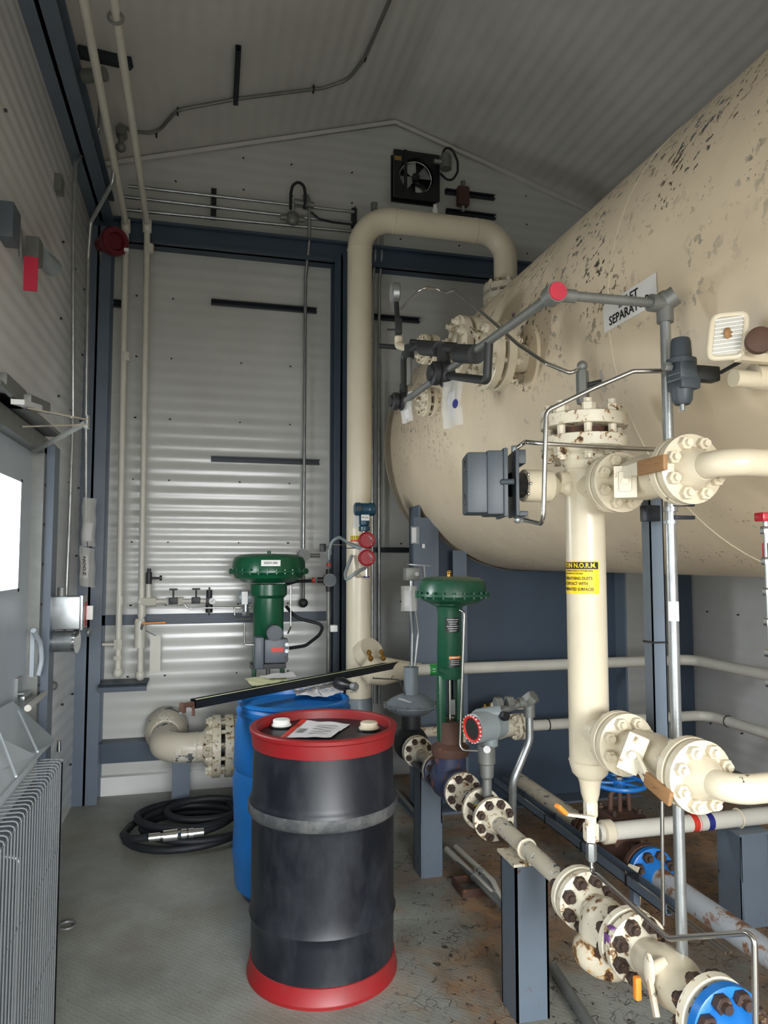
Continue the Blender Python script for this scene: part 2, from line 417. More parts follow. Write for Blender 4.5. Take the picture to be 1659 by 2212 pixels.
for z in [.35,.8,1.3,1.75,2.2,2.65,3.1,3.55,4.2,4.45,4.7]:
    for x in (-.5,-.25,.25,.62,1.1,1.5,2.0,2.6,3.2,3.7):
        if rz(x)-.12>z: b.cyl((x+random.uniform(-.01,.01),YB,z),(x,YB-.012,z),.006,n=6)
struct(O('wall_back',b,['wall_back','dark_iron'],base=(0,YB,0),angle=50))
# left wall with the window hole of the door left open
def sidewall(name,X,sgn,holes):
    b=B(); zs=rib_steps(0,rz(X)+.02); ys=sorted({YF,YB+.01}|{h[0] for h in holes}|{h[1] for h in holes})
    hz=sorted({h[2] for h in holes}|{h[3] for h in holes})
    zs=sorted(set(zs)|{z for z in hz})
    for z0,z1 in zip(zs,zs[1:]):
        for y0,y1 in zip(ys,ys[1:]):
            if any(h[0]<=y0 and y1<=h[1] and h[2]<=z0+1e-6 and z1<=h[3]+1e-6 for h in holes): continue
            x0=X+sgn*corr(z0);x1=X+sgn*corr(z1)
            b.grid([[(x0,y0,z0),(x0,y1,z0)],[(x1,y0,z1),(x1,y1,z1)]])
    b.mi=1
    for z in [.3,.75,1.2,1.65,2.1,2.55,3.0,3.45]:
        for y in (.5,1.2,2.0,2.6,3.1,4.35,4.75,5.1):
            if any(h[0]<y<h[1] and h[2]<z<h[3] for h in holes): continue
            b.cyl((X,y,z),(X+sgn*.014,y,z),.007,n=6)
    return struct(O(name,b,['wall','dark_iron'],base=(X,0,0),angle=50))
DY0,DY1,DZ=2.95,3.9,2.16
sidewall('wall_left',XL,1,[(-.6,1.2,0,2.35),(DY0,DY1,0,DZ)])
sidewall('wall_right',XR,-1,[])
b=B()                                   # front wall (behind the camera) with the wide doorway
for x0,x1,z0,z1 in ((XL,-.8,0,2.1),(1.8,XR,0,2.1)): b.bb((x0,YF-.04,z0),(x1,YF,z1))
b.poly([(XL-.05,YF-.04,2.1),(XR+.05,YF-.04,2.1),(XR+.05,YF-.04,rz(XR)+.02),(RX,YF-.04,RZ+.02),(XL-.05,YF-.04,rz(XL)+.02)],(0,.04,0))
struct(O('wall_front',b,'wall',base=(0,YF,0)))
b=B()                                   # ribbed roof sheets on both slopes
ts=rib_steps(0,(XR-RX+.06)*1.044,.1)
for sg,mx in ((-1,RX-XL+.06),(1,XR-RX+.06)):
    pts=[]
    for t in ts:
        d=t/1.044
        if d>mx: d=mx
        a=corr(t,.1,.0045)
        pts.append((RX+sg*d,RZ-d*SL-a))
        if d>=mx: break
    b.grid([[(x,YF-.05,z) for x,z in pts],[(x,YB+.02,z) for x,z in pts]])
struct(O('ceiling',b,'ceil',base=(RX,0,RZ),angle=50))
b=B()
for sg in(-1,1):
    L=2.6
    b.poly([(RX,YB-.03,RZ-.012),(RX+sg*L,YB-.03,RZ-.012-L*SL),(RX+sg*L,YB-.03,RZ-.045-L*SL),(RX,YB-.03,RZ-.045)],(0,.02,0))
struct(O('trim_1',b,'ceil'),'white corner flashing where roof meets the gable')
# dark blue steel frame
b=B(); zb0,zb1=3.9,4.06
b.bb((XL,5.26,zb1-.02),(XR,5.42,zb1)); b.bb((XL,5.26,zb0),(XR,5.42,zb0+.02)); b.bb((XL,5.3,zb0),(XR,5.33,zb1))
struct(O('trim_2',b,'navy'),'dark blue steel beam across the back wall')
b=B(); z0,z1=4.03,4.2
b.bb((XL,YF,z0),(XL+.16,5.3,z0+.02)); b.bb((XL,YF,z1-.015),(XL+.16,5.3,z1)); b.bb((XL+.07,YF,z0),(XL+.09,5.3,z1))
struct(O('trim_3',b,'steel_blue'),'blue grey beam running along the top of the left wall')
b=B(); b.bb((XL,5.2,0),(XL+.16,5.218,3.95)); b.bb((XL,5.38,0),(XL+.16,5.4,3.95)); b.bb((XL+.07,5.2,0),(XL+.085,5.4,3.95))
struct(O('trim_4',b,'steel_blue'),'blue grey corner column')
xm=aY(735,900,5.25).x
b=B(); b.bb((xm-.05,5.22,0),(xm+.10,5.235,3.93)); b.bb((xm-.05,5.4,0),(xm+.10,5.415,3.93)); b.bb((xm-.005,5.22,0),(xm+.01,5.4,3.93))
struct(O('trim_5',b,'navy'),'dark blue column behind the tall cream pipe')
b=B(); b.bb((XL+.1,5.38,1.165),(xm,5.42,1.235)); struct(O('trim_6',b,'navy'),'dark blue girt across the lower back wall')
b=B(); b.bb((XL+.16,5.33,.23),(xm,5.42,.37)); b.bb((XL+.16,5.28,.36),(xm,5.42,.375)); struct(O('trim_7',b,'navy'),'dark blue low beam along the back wall')
b=B(); b.bb((XL+.16,5.37,0),(XR,5.415,.12)); b.bb((XL+.16,5.36,.12),(XR,5.415,.128)); struct(O('baseboard_back',b,'wall'))
b=B(); xr=aY(1478,1300,5.3).x
b.bb((xr-.16,5.2,0),(xr-.0,5.22,3.9)); b.bb((xr-.09,5.22,0),(xr-.075,5.4,3.9)); struct(O('trim_8',b,'navy'),'dark blue column in the right back corner')
# personnel door in the left wall
b=B(); xd=XL-.02
b.bb((xd-.045,DY0,0),(xd,3.24,DZ)); b.bb((xd-.045,3.66,0),(xd,DY1,DZ)); b.bb((xd-.045,3.24,0),(xd,3.66,1.49)); b.bb((xd-.045,3.24,1.985),(xd,3.66,DZ))
dr=struct(O('door_1',b,'door'),'pale grey personnel door with narrow bright window')
O('pane',B().bb((xd-.025,3.24,1.49),(xd-.02,3.66,1.985)),'pane',dr)
b=B()
for y0,y1,za,zc in ((3.22,3.245,1.475,2.0),(3.655,3.68,1.475,2.0),(3.22,3.68,1.475,1.49),(3.22,3.68,1.985,2.0)): b.bb((xd,y0,za),(xd+.008,y1,zc))
O('window_frame',b,'door',dr)
b=B(); b.bb((xd,3.70,.9),(xd+.012,3.8,1.07)); b.cyl((xd+.01,3.75,.99),(xd+.05,3.75,.99),.012); b.bb((xd+.04,3.62,.975),(xd+.06,3.765,1.0),.005)
O('door_handle',b,'galv',dr)
b=B(); b.bb((XL-.03,DY1,0),(XL+.035,DY1+.055,DZ+.06)); b.bb((XL-.03,DY0-.055,0),(XL+.035,DY0,DZ+.06)); b.bb((XL-.03,DY0-.05,DZ),(XL+.035,DY1+.05,DZ+.06))
b.mi=1
for z in [.2+.2*i for i in range(10)]: b.cyl((XL+.035,DY1+.028,z),(XL+.04,DY1+.028,z),.007,n=8)
struct(O('trim_9',b,['galv_dull','dark_iron']),'grey door frame with screws')
b=B(); b.bb((XL,DY1+.07,0),(XL+.07,DY1+.2,DZ+.05)); struct(O('trim_10',b,'steel_blue'),'blue grey door post')
b=B(); b.bb((XL,DY0-.1,DZ+.06),(XL+.03,DY1+.32,DZ+.085)); b.bb((XL,DY0-.1,DZ+.1),(XL+.09,DY1+.1,DZ+.12)); struct(O('trim_11',b,'galv_dull'),'metal drip ledge above the door')
t=T('door_closer','bright double arm door closer above the pale grey door','door closer',(XL,3.2,DZ))
O('closer_body',B().bb((XL+.005,2.98,DZ+.10),(XL+.08,3.3,DZ+.18),.01),'galv_dull',t)
pv=aX(188,912,-.52); p1=aX(55,882,-.72); p2=aX(45,922,-.74)
O('arm',B().bar(p1,pv+Z_*.01,.022,.006),'chrome',t); O('arm',B().bar(p2,pv-Z_*.012,.02,.006),'chrome',t)
O('pivot',B().cyl(pv-Z_*.03,pv+Z_*.03,.012),'galv',t)
O('bracket',B().bar(pv,(XL+.02,pv.y+.3,pv.z-.1),.03,.008),'galv_dull',t)

# ================================================================== LEFT WALL FITTINGS
def onwall_tube(name,label,cat,pts,r,mat='galv',br=.06,group=None):
    return tag(O(name,B().tube(pts,r,br),mat,label=None),label,cat,group)
xw=XL+.05
c1=[aZ(217,195,4.40),aZ(214,288,4.28),aX(163,350,xw),aX(158,500,xw),aX(158,900,xw),aX(150,1130,xw),aX(143,1290,xw)]
onwall_tube('conduit','galvanised conduit dropping down the left wall to the aluminium switch box','conduit',c1,.0125)
c2=[aX(250,330,-.55),aX(243,395,-.57),aX(196,480,XL+.1),aX(190,560,xw+.03),aX(186,900,xw+.03),aX(186,1120,xw+.03)]
onwall_tube('conduit','galvanised conduit beside the corner column bending under the red horn','conduit',c2,.0125)
# cream sprinkler style pipes over the corner
def pipe_drop(name,label,top,x0,y0,x1,y1,yy,extra):
    t=T(name,label,'pipe',(top.x,yy,0))
    a=aY(x0,y0,yy); z=aY(x1,y1,yy)
    O('pipe',B().tube([top,a+V((0,-.02,0)),V((a.x,yy,a.z-.05)),z],.021,.05),'white_pipe',t)
    O('elbow',B().lathe(a+V((0,-.03,.03)),(0,.55,-1),[(0,.026),(.005,.031),(.09,.031),(.095,.026)],20),'white_pipe',t)
    O('coupling',B().cyl(z+Z_*.5,z+Z_*.44,.026),'white_pipe',t)
    O('end_cap',B().ball(z-Z_*.01,.033,(1,1,1.15)),'white_pipe',t)
    for zz in extra: O('coupling',B().cyl((z.x,yy,zz),(z.x,yy,zz-.06),.027),'white_pipe',t)
    return t
tA=pipe_drop('pipe_drop','left of two off white pipes running under the roof then down the corner',aZ(176,-20,3.98),272,485,255,1450,5.15,[3.05])
tB=pipe_drop('pipe_drop','right of two off white pipes down the corner, with tee and valves near its foot',aZ(243,-20,3.98),318,485,303,1455,5.15,[3.83,1.3])
b=B(); c=aZ(250,38,3.95); b.torus(c,(0,1,-.1),.03,.007,20,8)
tag(O('pipe_hanger',b,'galv_dull'),'round galvanised hanger clamp on the right off white overhead pipe','pipe hanger')
b=B(); p=aY(255,1465,5.2); b.bb((XL+.16,5.1,p.z-.045),(aY(308,1465,5.15).x+.03,5.36,p.z-.03)); b.bb((XL+.16,5.1,p.z-.075),(aY(308,1465,5.15).x+.03,5.115,p.z-.03))
tag(O('pipe_shelf',b,'navy'),'dark blue angle bracket under the feet of the two off white pipes','bracket')
# small struts and bracket near the ceiling on the left
for lab,a,c,dy in (('dark channel stub under the left roof slope crossed by both off white pipes',(170,112),(283,138),.02),):
    def _rp(x,y,off):
        r=ray(x,y); return EYE+r*((RZ-RX*SL-off-CAMZ)/(r.z-SL*r.x))
    p=_rp(a[0],a[1],.035);q=_rp(c[0],c[1],.035)
    tag(O('channel_strut',B().bar(p,q,.04,.06),'strut'),lab,'strut')
p=aZ(180,165,4.15); q=aZ(228,160,4.15); tag(O('conduit_box',B().cyl(p,q,.035),'galv_dull'),'round conduit box under the left beam beside the off white pipe','conduit box')
c=aZ(262,284,4.48)
t=T('roof_junction_box','grey round junction boxes where the roof conduit starts, behind the off white pipes','junction box',c)
O('box',B().cyl(c+V((0,.06,0)),c-V((0,.03,0)),.035),'galv_dull',t); O('hub',B().cyl(c,c-Z_*.12,.018),'galv_dull',t); cc=c-Z_*.11; O('lower_box',B().ball(cc,.034),'galv_dull',t)
# fire horn
c=aY(247,522,4.95); t=T('alarm_horn','dark red alarm horn with round bell hanging in the corner','alarm horn',c)
O('bell',B().lathe(c+V((-.05,.03,0)),(.75,-1,-.25),[(0,.04),(.03,.05),(.06,.09),(.10,.098),(.12,.09),(.121,.06),(.10,.05)]),'maroon',t)
O('driver',B().cyl(c+V((-.1,.1,.01)),c+V((-.04,.02,0)),.045),'maroon',t)
O('tag',B().bb(aY(268,535,4.78),aY(278,545,4.8)),'white',t)
O('bracket',B().bar(c+V((-.1,.1,0)),(XL+.1,5.2,c.z-.06),.02,.02),'galv',t)
# wall sensor with red ribbon
c=aX(22,492,XL+.03); c=aX(20,486,XL+.03)
t=T('wall_sensor','grey rectangular sensor box high on the left wall','sensor',c)
O('housing',B().box(c,(.06,.12,.15),bev=.01),'box_grey',t); O('conduit_stub',B().tube([c+V((0,.05,.02)),c+V((0,.16,.05)),c+V((0,.2,-.05))],.01,.02),'galv_dull',t)
c=aX(74,545,XL+.05); t=T('gas_detector','round faced gas detector with a red ribbon on the left wall','gas detector',c)
O('back_box',B().box(c,(.06,.09,.12),bev=.01),'galv_dull',t); O('head',B().cyl(c+V((.02,.05,.01)),c+V((.04,.19,.01)),.035,.045),'trans_grey',t)
pr=aX(64,545,XL+.07); O('ribbon',B().bb(pr+V((-.02,-.003,-.17)),pr+V((.035,.003,-.02))),'pink_tag',t,'red ribbon')
c=aX(128,400,XL+.02); tag(O('wall_plate',B().box(c,(.04,.09,.09),bev=.006),'galv_dull'),'small grey junction box beside the upper left conduit','junction box')
# aluminium switch box and plug below
c=aX(147,1322,XL+.13); t=T('switch_box','bare aluminium switch box with red warning sticker below the wall conduit','switch box',(XL,c.y,c.z-.1))
O('box',B().bb((XL+.06,c.y-.08,c.z-.085),(XL+.2,c.y+.06,c.z+.085),.008),'galv',t)
O('cover',B().bb((XL+.2,c.y-.085,c.z-.09),(XL+.215,c.y+.065,c.z+.09),.004),'galv',t)
O('sticker',B().bb((XL+.2155,c.y-.02,c.z-.075),(XL+.2165,c.y+.05,c.z+.05)),'redlabel',t,'red and white warning sticker')
O('lever',B().bb((XL+.217,c.y+.02,c.z-.045),(XL+.25,c.y+.05,c.z+.03),.004),'white',t)
O('hub',B().cyl((XL+.1,c.y-.02,c.z+.085),(XL+.1,c.y-.02,c.z+.13),.022),'galv_dull',t)
O('mount',B().bb((XL,c.y-.12,c.z-.12),(XL+.06,c.y-.09,c.z+.12)),'galv_dull',t)
c=aX(140,1385,XL+.12); t=T('receptacle','round cast receptacle with flip cap below the aluminium switch box','receptacle',(XL,c.y,c.z-.06))
O('body',B().cyl((XL+.02,c.y,c.z),(XL+.17,c.y-.02,c.z),.055),'galv',t); O('rim',B().cyl((XL+.17,c.y-.02,c.z),(XL+.185,c.y-.022,c.z),.062),'chrome',t)
O('cap',B().ball((XL+.23,c.y+.05,c.z+.04),.035,(.5,1,.7)),'galv',t)
O('mount',B().bb((XL,c.y-.08,c.z-.06),(XL+.03,c.y+.05,c.z+.08)),'galv_dull',t)
# hanging tags
def bag(name,label,c,ex,ey,w,h,inner=None,txts=(),tilt=0):
    t=T(name,label,'tag bag',V(c)-V(ey)*h/2)
    ex=V(ex).normalized();ey=V(ey).normalized();nrm=ex.cross(ey)
    fn=lambda x,y:V(c)+ex*x+ey*y+nrm*(.006*math.sin(x*60)+.004*math.cos(y*40))
    b=B(); patch(b,fn,w,h,8,10); patch(b,lambda x,y:fn(x,y)-nrm*.006,w,h,8,10); O('plastic_bag',b,'bag',t)
    iw,ih,ix,iy=inner or (w*.6,h*.55,-.1*w,-.05*h)
    f2=lambda x,y:fn(x,y)-nrm*.003
    b=B(); patch(b,f2,iw,ih,6,6,ix,iy); cdn=O('card',b,'paper',t)
    b=B()
    for tx,s,x,y in txts: text(b,tx,s,lambda a,c2:fn(a,c2)-nrm*.0015*(1 if True else 0)+nrm*.001,x,y)
    if txts: O('lettering',b,'ink',cdn)
    return t
rdir=V((.35,.94,0)).normalized()
bag('tag_bag','clear plastic bag with white card tied to the corner conduit, upper of two',aX(193,1128,XL+.13),Y_+X_*.6,Z_,.13,.3,(.07,.11,-.01,-.06))
c=aX(190,1225,XL+.14); ex=V((.45,.8,-.12)); ey=V((-.05,.1,1))
bag('tag_bag','clear plastic bag with a card printed in big sideways letters hanging below the corner conduit',c,ex,ey,.15,.24,(.075,.14,-.035,.0))
b=B(); e1=ex.normalized(); e2=ey.normalized(); nn=e1.cross(e2)
for i,ch in enumerate('NOOZ'): text(b,ch,.036,lambda x,y,i=i:c-nn*-.012+e1*(-.05+y)+e2*(.045-.03*i-x),0,0)
for o in list(COL.objects):
    if o.name.startswith('tag_bag') and (o.location-(c-e2*.12)).length<.05: O('lettering',b,'ink',o); O('string',B().tube([c+e2*.118,aX(186,1125,XL+.08)],.002,n=5),'ink',o); break
c=aX(92,880,XL+.06)
t=T('emergency_light','small grey lamp housing above the door closer on the left wall','light fitting',aX(50,870,XL))
O('housing',B().bar(aX(40,862,XL+.06),aX(85,880,XL+.06),.1,.05,.01),'galv_dull',t)
O('lens',B().bar(aX(38,868,XL+.1),aX(78,880,XL+.1),.05,.02),'white',t)
# ================================================================== HEATER by the left wall
t=T('wall_heater','pale grey sheet metal wall heater with slanted hood and dense wire guard','heater',(-.64,2.1,0))
xg=-.455; ytop0=1.15; y1=2.69; zt=.945
A=aX(60,1530,-.79); Bq=aX(118,1602,-.64)
b=B()
b.poly([(-.79,ytop0,1.09),(-.77,ytop0,1.1),(-.53,ytop0,.965),(-.53,ytop0,.1),(-.79,ytop0,.1)],(0,y1-ytop0-.02,0))
O('body',b,'heater',t)
O('burner_panel',B().bb((-.53,ytop0+.03,.14),(-.522,y1-.06,.9)),'box_grey',t,'dark front panel behind the guard')
b=B(); b.poly([(-.80,ytop0,1.12),(-.79,3.45,1.0),Bq,(-.52,2.70,.965),(-.52,ytop0,.985)],(0,0,.012)); 
O('hood',b,'heater',t)
b=B()
for i in range(5):
    y=1.5+i*.28; b.tube([(-.52,y,.99),(-.66,y+.35,1.06)],.004,n=6)
O('rib',b,'heater',t)
b=B(); w=.0026
n=46
for i in range(n+1):
    y=ytop0+(y1-ytop0)*i/n; b.tube([(-.525,y,zt),(xg,y,zt),(xg,y,.06)],w,.012,n=5,seg=2)
for z in (.93,.66,.36,.1): b.tube([(xg-.002,ytop0,z),(xg-.002,y1,z),(-.525,y1,z)],.003,.01,n=6,seg=2)
for i in range(6): b.tube([(-.52+i*.013,y1,zt),(-.52+i*.013,y1,.06)],w,n=5)
for i in range(12): b.tube([(-.525,y1,zt-.07*i-.02),(xg,y1,zt-.07*i-.02)],w,n=5)
O('wire_guard',b,'wire',t)
for yy in (1.55,1.9,2.25): O('heating_tube',B().tube([(-.53,yy,.8),(-.485,yy,.79),(-.485,yy,.35),(-.53,yy,.34)],.007,.02),'galv',t)
O('latch',B().cyl(aX(127,1600,-.5),aX(127,1622,-.5),.008),'chrome',t)
pw=aX(115,1481,XL+.01); 
t2=T('heater_conduit','short grey conduit from the left wall down to the heater hood','conduit',pw)
O('conduit',B().tube([pw,aX(60,1530,-.70)],.014),'white_pipe',t2); O('flange',B().cyl(pw-X_*.005,pw+V((.01,-.01,0)),.024),'galv_dull',t2)
t2=T('door_latch_guard','curved grey handrail plate on the door edge above the heater','handle',aX(85,1450,XL))
O('plate',B().bb(aX(66,1360,XL+.0),aX(90,1450,XL+.02)),'door',t2)
O('curved_bar',B().tube([aX(72,1362,XL+.05),aX(88,1390,XL+.06),aX(90,1430,XL+.06),aX(82,1460,XL+.05)],.012,.1),'door',t2)
c=aZ(145,2003,.0); b=B(); b.torus(c+Z_*.008,Z_,.035,.006,24,8); tag(O('floor_ring',b,'galv_dull'),'small metal ring lying on the floor beside the heater guard','ring')
# ================================================================== BACK WALL CONDUITS AND STRUTS
def strut(lab,p,q,w=.041,h=.03,mat='strut',name='channel_strut',group=None):
    p=V(p);q=V(q); a=(q-p).normalized(); u=Z_.cross(a).normalized(); v=a.cross(u)
    b=B(); m=(p+q)/2; L=(q-p).length
    b.box(m+u*h/2,(L,.004,w),(a,u,v)); b.box(m+v*(w/2-.002),(L,h,.004),(a,u,v)); b.box(m-v*(w/2-.002),(L,h,.004),(a,u,v))
    b.box(m-u*h/2+v*(w/2-.006),(L,.004,.01),(a,u,v)); b.box(m-u*h/2-v*(w/2-.006),(L,.004,.01),(a,u,v))
    return tag(O(name,b,mat),lab,'strut',group)
YW=5.395
def wx(x0,x1,y,Y=YW): a=aY(x0,y,Y); c=aY(x1,y,Y); return V((a.x,Y,a.z)),V((c.x,Y,a.z))
strut('upper black channel strut across the ribbed back wall',*wx(456,684,652))
strut('lower black channel strut across the ribbed back wall, at mid height',*wx(456,690,991))
strut('dark channel strut on the back wall right of the tall cream pipe, upper one',*wx(806,906,684))
strut('dark channel strut on the back wall behind the red gauges',*wx(795,915,1188))
strut('short dark channel stub beside the corner column',*wx(245,268,655),w=.05)
strut('upper of two short dark struts right of the exhaust fan',*wx(962,1068,413))
strut('lower of two short dark struts right of the exhaust fan',*wx(964,1070,456))
p=aZ(515,104,4.55) if False else None
# strut under the left roof slope
def roofpt(x,y,off=.02):
    r=ray(x,y)  # left slope: z = RZ-(RX-x)*SL-off
    k=(RZ-RX*SL-off-CAMZ)/(r.z-SL*r.x); return EYE+r*k
strut('black channel strut hanging under the left roof slope at the conduit',roofpt(515,104,.03),roofpt(509,222,.03))
pts=[(258,270),(288,284),(338,289),(382,238),(510,214),(700,190),(752,172),(786,128),(842,0),(850,-30)]
b=B(); b.tube([roofpt(*q,off=.035) for q in pts],.012,.12)
o=tag(O('roof_conduit',b,'galv_dull'),'grey conduit clipped under the roof, bending up towards the ridge','conduit')
for q in ((338,289),(384,241),(677,193),(789,124)):
    c=roofpt(*q,off=.03); O('strap',B().bb(c-V((.006,.02,.02)),c+V((.006,.02,.02))),'dark_iron',o)
rows=[((278,402),(620,443),(765,458)),((262,424),(465,446),(760,482)),((262,452),(600,478),(760,500))]
labs=['topmost','middle','lowest']
for i,r in enumerate(rows):
    a=aY(*r[0],5.3); c=aY(*r[2],5.3); z=(a.z+c.z)/2
    pts=[V((a.x,5.3,a.z)),V((c.x,5.3,c.z))]
    tag(O('wall_conduit',B().tube(pts,.0125),'galv'),labs[i]+' of three horizontal galvanised conduits along the top of the back wall','conduit')
for x,y0,y1,l in ((462,408,472,'left'),(765,450,490,'right')):
    p=aY(x,y0,5.33);q=aY(x,y1,5.33)
    b=B(); b.bb((p.x-.02,5.32,q.z),(p.x+.02,5.36,p.z)); 
    for k in range(3):
        zz=p.z+(q.z-p.z)*(.15+.35*k); b.torus((p.x,5.3,zz),X_,.02,.004,14,6)
    tag(O('conduit_clamp',b,'dark_iron'),l+' strut clamp holding the three conduits on the upper back wall','clamp')
v=[aY(668,428,5.28),aY(668,520,5.28),aY(660,600,5.34),aY(660,900,5.34),aY(656,1185,5.34)]
v[3].x=v[2].x; v[4].x=v[2].x
tag(O('vertical_conduit',B().tube(v,.0125,.08),'galv'),'long vertical conduit crossing both black struts left of the tall cream pipe','conduit')
c=aY(661,436,5.27); t=T('conduit_fitting','grey cast conduit elbow at the top of the long vertical conduit','conduit fitting',c)
O('body',B().cyl(c+V((-.09,0,-.01)),c+V((.06,0,-.02)),.024),'galv_dull',t); O('cap',B().cyl(c+Z_*.05,c-Z_*.05,.026),'galv_dull',t)
c=aY(632,472,5.27); t=T('conduit_fitting','round grey conduit box below the looped black cable','conduit fitting',c)
O('body',B().ball(c,.055,(1,.7,1)),'galv_dull',t); O('hub',B().cyl(c+Z_*.04,c+Z_*.11,.016),'galv',t); O('hub',B().cyl(c-X_*.09,c+X_*.09,.02),'galv_dull',t)
lp=[aY(628,452,5.26),aY(628,420,5.26),aY(632,400,5.24),aY(645,392,5.22),aY(657,402,5.22),aY(660,425,5.24),aY(658,450,5.26)]
tag(O('black_cable',B().tube(lp,.011,.05),'rubber'),'black flexible cable looping above the round conduit box','cable')
lp=[aY(672,458,5.26),aY(690,474,5.27),aY(720,480,5.28),aY(762,485,5.28)]
tag(O('black_cable',B().tube(lp,.009,.05),'rubber'),'black cable running right from the conduit fitting to the cream pipe','cable')
# fitting behind cream elbow
c=aY(808,447,5.3); tag(O('conduit_fitting',B().cyl((c.x,5.3,c.z-.14),(c.x,5.3,c.z+.03),.026),'galv_dull'),'brownish conduit cap peeking over the cream elbow','conduit fitting')
# conduits right of the tall pipe
for x,lab,dx in ((812,'left',0),(826,'right',.0)):
    q=[aY(x-1,490,5.3),aY(x-1,550,5.3),aY(x-7,620,5.35),aY(x-8,1000,5.35),aY(x-9,1520,5.35)]
    for k in (3,4): q[k].x=q[2].x
    q[1].x=q[0].x
    tag(O('vertical_conduit',B().tube(q,.0115 if lab=='left' else .0125,.08),'galv'),lab+' of the two thin vertical conduits just right of the tall cream pipe','conduit')
# lower fittings at end of the vertical conduit
c=aY(656,1200,5.32); t=T('conduit_fitting','grey round junction at the foot of the long vertical conduit above the green casing','junction box',c)
O('box',B().cyl(c-Y_*.03,c+Y_*.03,.045),'galv_dull',t); O('arm',B().cyl(c+X_*.04,c+V((.12,0,0)),.014),'galv_dull',t); 
O('lower_pipe',B().tube([c-Z_*.04,c-Z_*.33],.012),'galv_dull',t); O('tee',B().ball(c-Z_*.35,.035),'dark_iron',t)
# ---- exhaust fan on the gable
c=aY(901,378,5.3); t=T('exhaust_fan','square black framed fan with shiny round opening high on the gable','fan',c)
w=.19;b=B(); n=40
ring=[[c+V((math.cos(2*PI*i/n),0,math.sin(2*PI*i/n)))*.145 for i in range(n)]]
sq=[]
for i in range(n):
    a=2*PI*i/n; k=w/max(abs(math.cos(a)),abs(math.sin(a))); sq.append(c+V((math.cos(a)*k,0,math.sin(a)*k)))
b.rings([ring[0],sq,[p+Y_*.03 for p in sq]],cap=False); b.lathe(c,Y_,[(0,.145),(.09,.15)],n,cap=False)
O('frame',b,'black',t)
O('back_plate',B().bb(c+V((-w,.09,-w)),c+V((w,.11,w))),'black',t)
b=B()
b.torus(c+Y_*.05,Y_,.135,.006,40,8); O('shroud',b,'chrome',t)
for k in range(4):
    a=2*PI*(k+.3)/4; u=V((math.cos(a),0,math.sin(a))); v=V((-math.sin(a),0,math.cos(a)))
    g=[]
    for i in range(5):
        r=.03+.095*i/4; hw=.02+.045*i/4
        g.append([c+Y_*(.055+.02*j/2)+u*r+v*(hw*j) for j in(-1,0,1)])
    bl=B(); bl.grid(g); bl2=O('blade',bl,'chrome' if k==3 else 'galv',t)
O('hub',B().lathe(c+Y_*.02,Y_,[(0,.01),(.004,.03),(.06,.035)]),'black',t)
O('label_plate',B().bb(c+V((-.185,-.002,.10)),c+V((-.13,-.0005,.135))),'yellow' if False else 'brass',t)
O('bar',B().bb(c+V((-.11,-.012,-w)),c+V((-.085,-.002,w))),'black',t)
m=aY(963,352,5.22); t2=T('fan_motor_box','grey terminal box with black cable loop right of the exhaust fan','motor box',m)
O('body',B().cyl(m-Z_*.05,m+Z_*.05,.045),'galv_dull',t2); O('cap',B().ball(m+Z_*.05,.04),'galv_dull',t2); O('hub',B().cyl(m-X_*.1,m,.018),'galv',t2)
cb=[m+V((-.03,0,.06)),m+V((-.01,-.01,.12)),m+V((.05,-.01,.12)),m+V((.10,0,.03)),m+V((.1,0,-.06)),m+V((.06,0,-.13)),m+V((.01,0,-.14)),m+V((-.04,.02,-.08))]
O('cable',B().tube(cb,.009,.06),'rubber',t2)
m=aY(1000,425,5.3); t2=T('explosion_proof_switch','rusty brown cast switch body mounted on the two short struts','switch',m)
O('body',B().box(m,(.1,.07,.16),bev=.02),'rust',t2); O('hub',B().cyl(m+Z_*.08,m+Z_*.13,.018),'galv_dull',t2); O('hub',B().cyl(m-Z_*.12,m-Z_*.08,.016),'galv',t2)
# ================================================================== PIPING AT THE FOOT OF THE OFF WHITE PIPES
YP=5.15
def zc(x,y): return aY(x,y,YP)
a=zc(303,1300); z0=a.z
t=T('branch_pipe','off white branch pipe with unions between the pipe drop and the black needle valves','pipe',(a.x,YP,z0))
O('pipe',B().cyl((a.x,YP,z0),(zc(445,1300).x,YP,z0),.016),'white_pipe',t)
O('tee',B().lathe((a.x-.01,YP,z0),X_,[(0,.03),(.07,.03)]),'white_pipe',t)
for x0,x1,r in ((335,365,.034),(385,400,.027),(405,420,.03)): O('union',B().cyl((zc(x0,1).x,YP,z0),(zc(x1,1).x,YP,z0),r,n=8),'white_pipe',t)
tx=zc(349,1).x; O('riser',B().cyl((tx,YP,z0),(tx,YP,z0+.12),.018),'white_pipe',t)
t=T('relief_valve','small black valve with side knob standing on the off white branch pipe','valve',(tx,YP,z0+.12))
O('body',B().cyl((tx,YP,z0+.12),(tx,YP,z0+.2),.02).cyl((tx,YP,z0+.2),(tx,YP,z0+.225),.014),'dark_iron',t)
O('knob',B().cyl((tx,YP,z0+.16),(tx+.07,YP,z0+.16),.008).cyl((tx+.07,YP,z0+.16),(tx+.085,YP,z0+.16),.018),'dark_iron',t)
for x,l in ((400,'left'),(446,'right')):
    q=V((zc(x,1).x,YP-(.03 if l=='left' else 0),z0+.005)); t=T('needle_valve',l+' black needle valve with T handle on the small branch line','valve',q)
    O('body',B().box(q,(.06,.04,.045),bev=.005),'dark_iron',t)
    O('handle',B().cyl(q,q+Z_*.075,.006).bar(q+V((-.028,0,.078)),q+V((.028,0,.078)),.012,.012,.004),'dark_iron',t)
q=V((zc(473,1).x,YP,z0)); t=T('filter_regulator','small black filter regulator with round white gauge on the branch line','regulator',q)
O('body',B().box(q,(.045,.05,.05),bev=.008),'dark_iron',t)
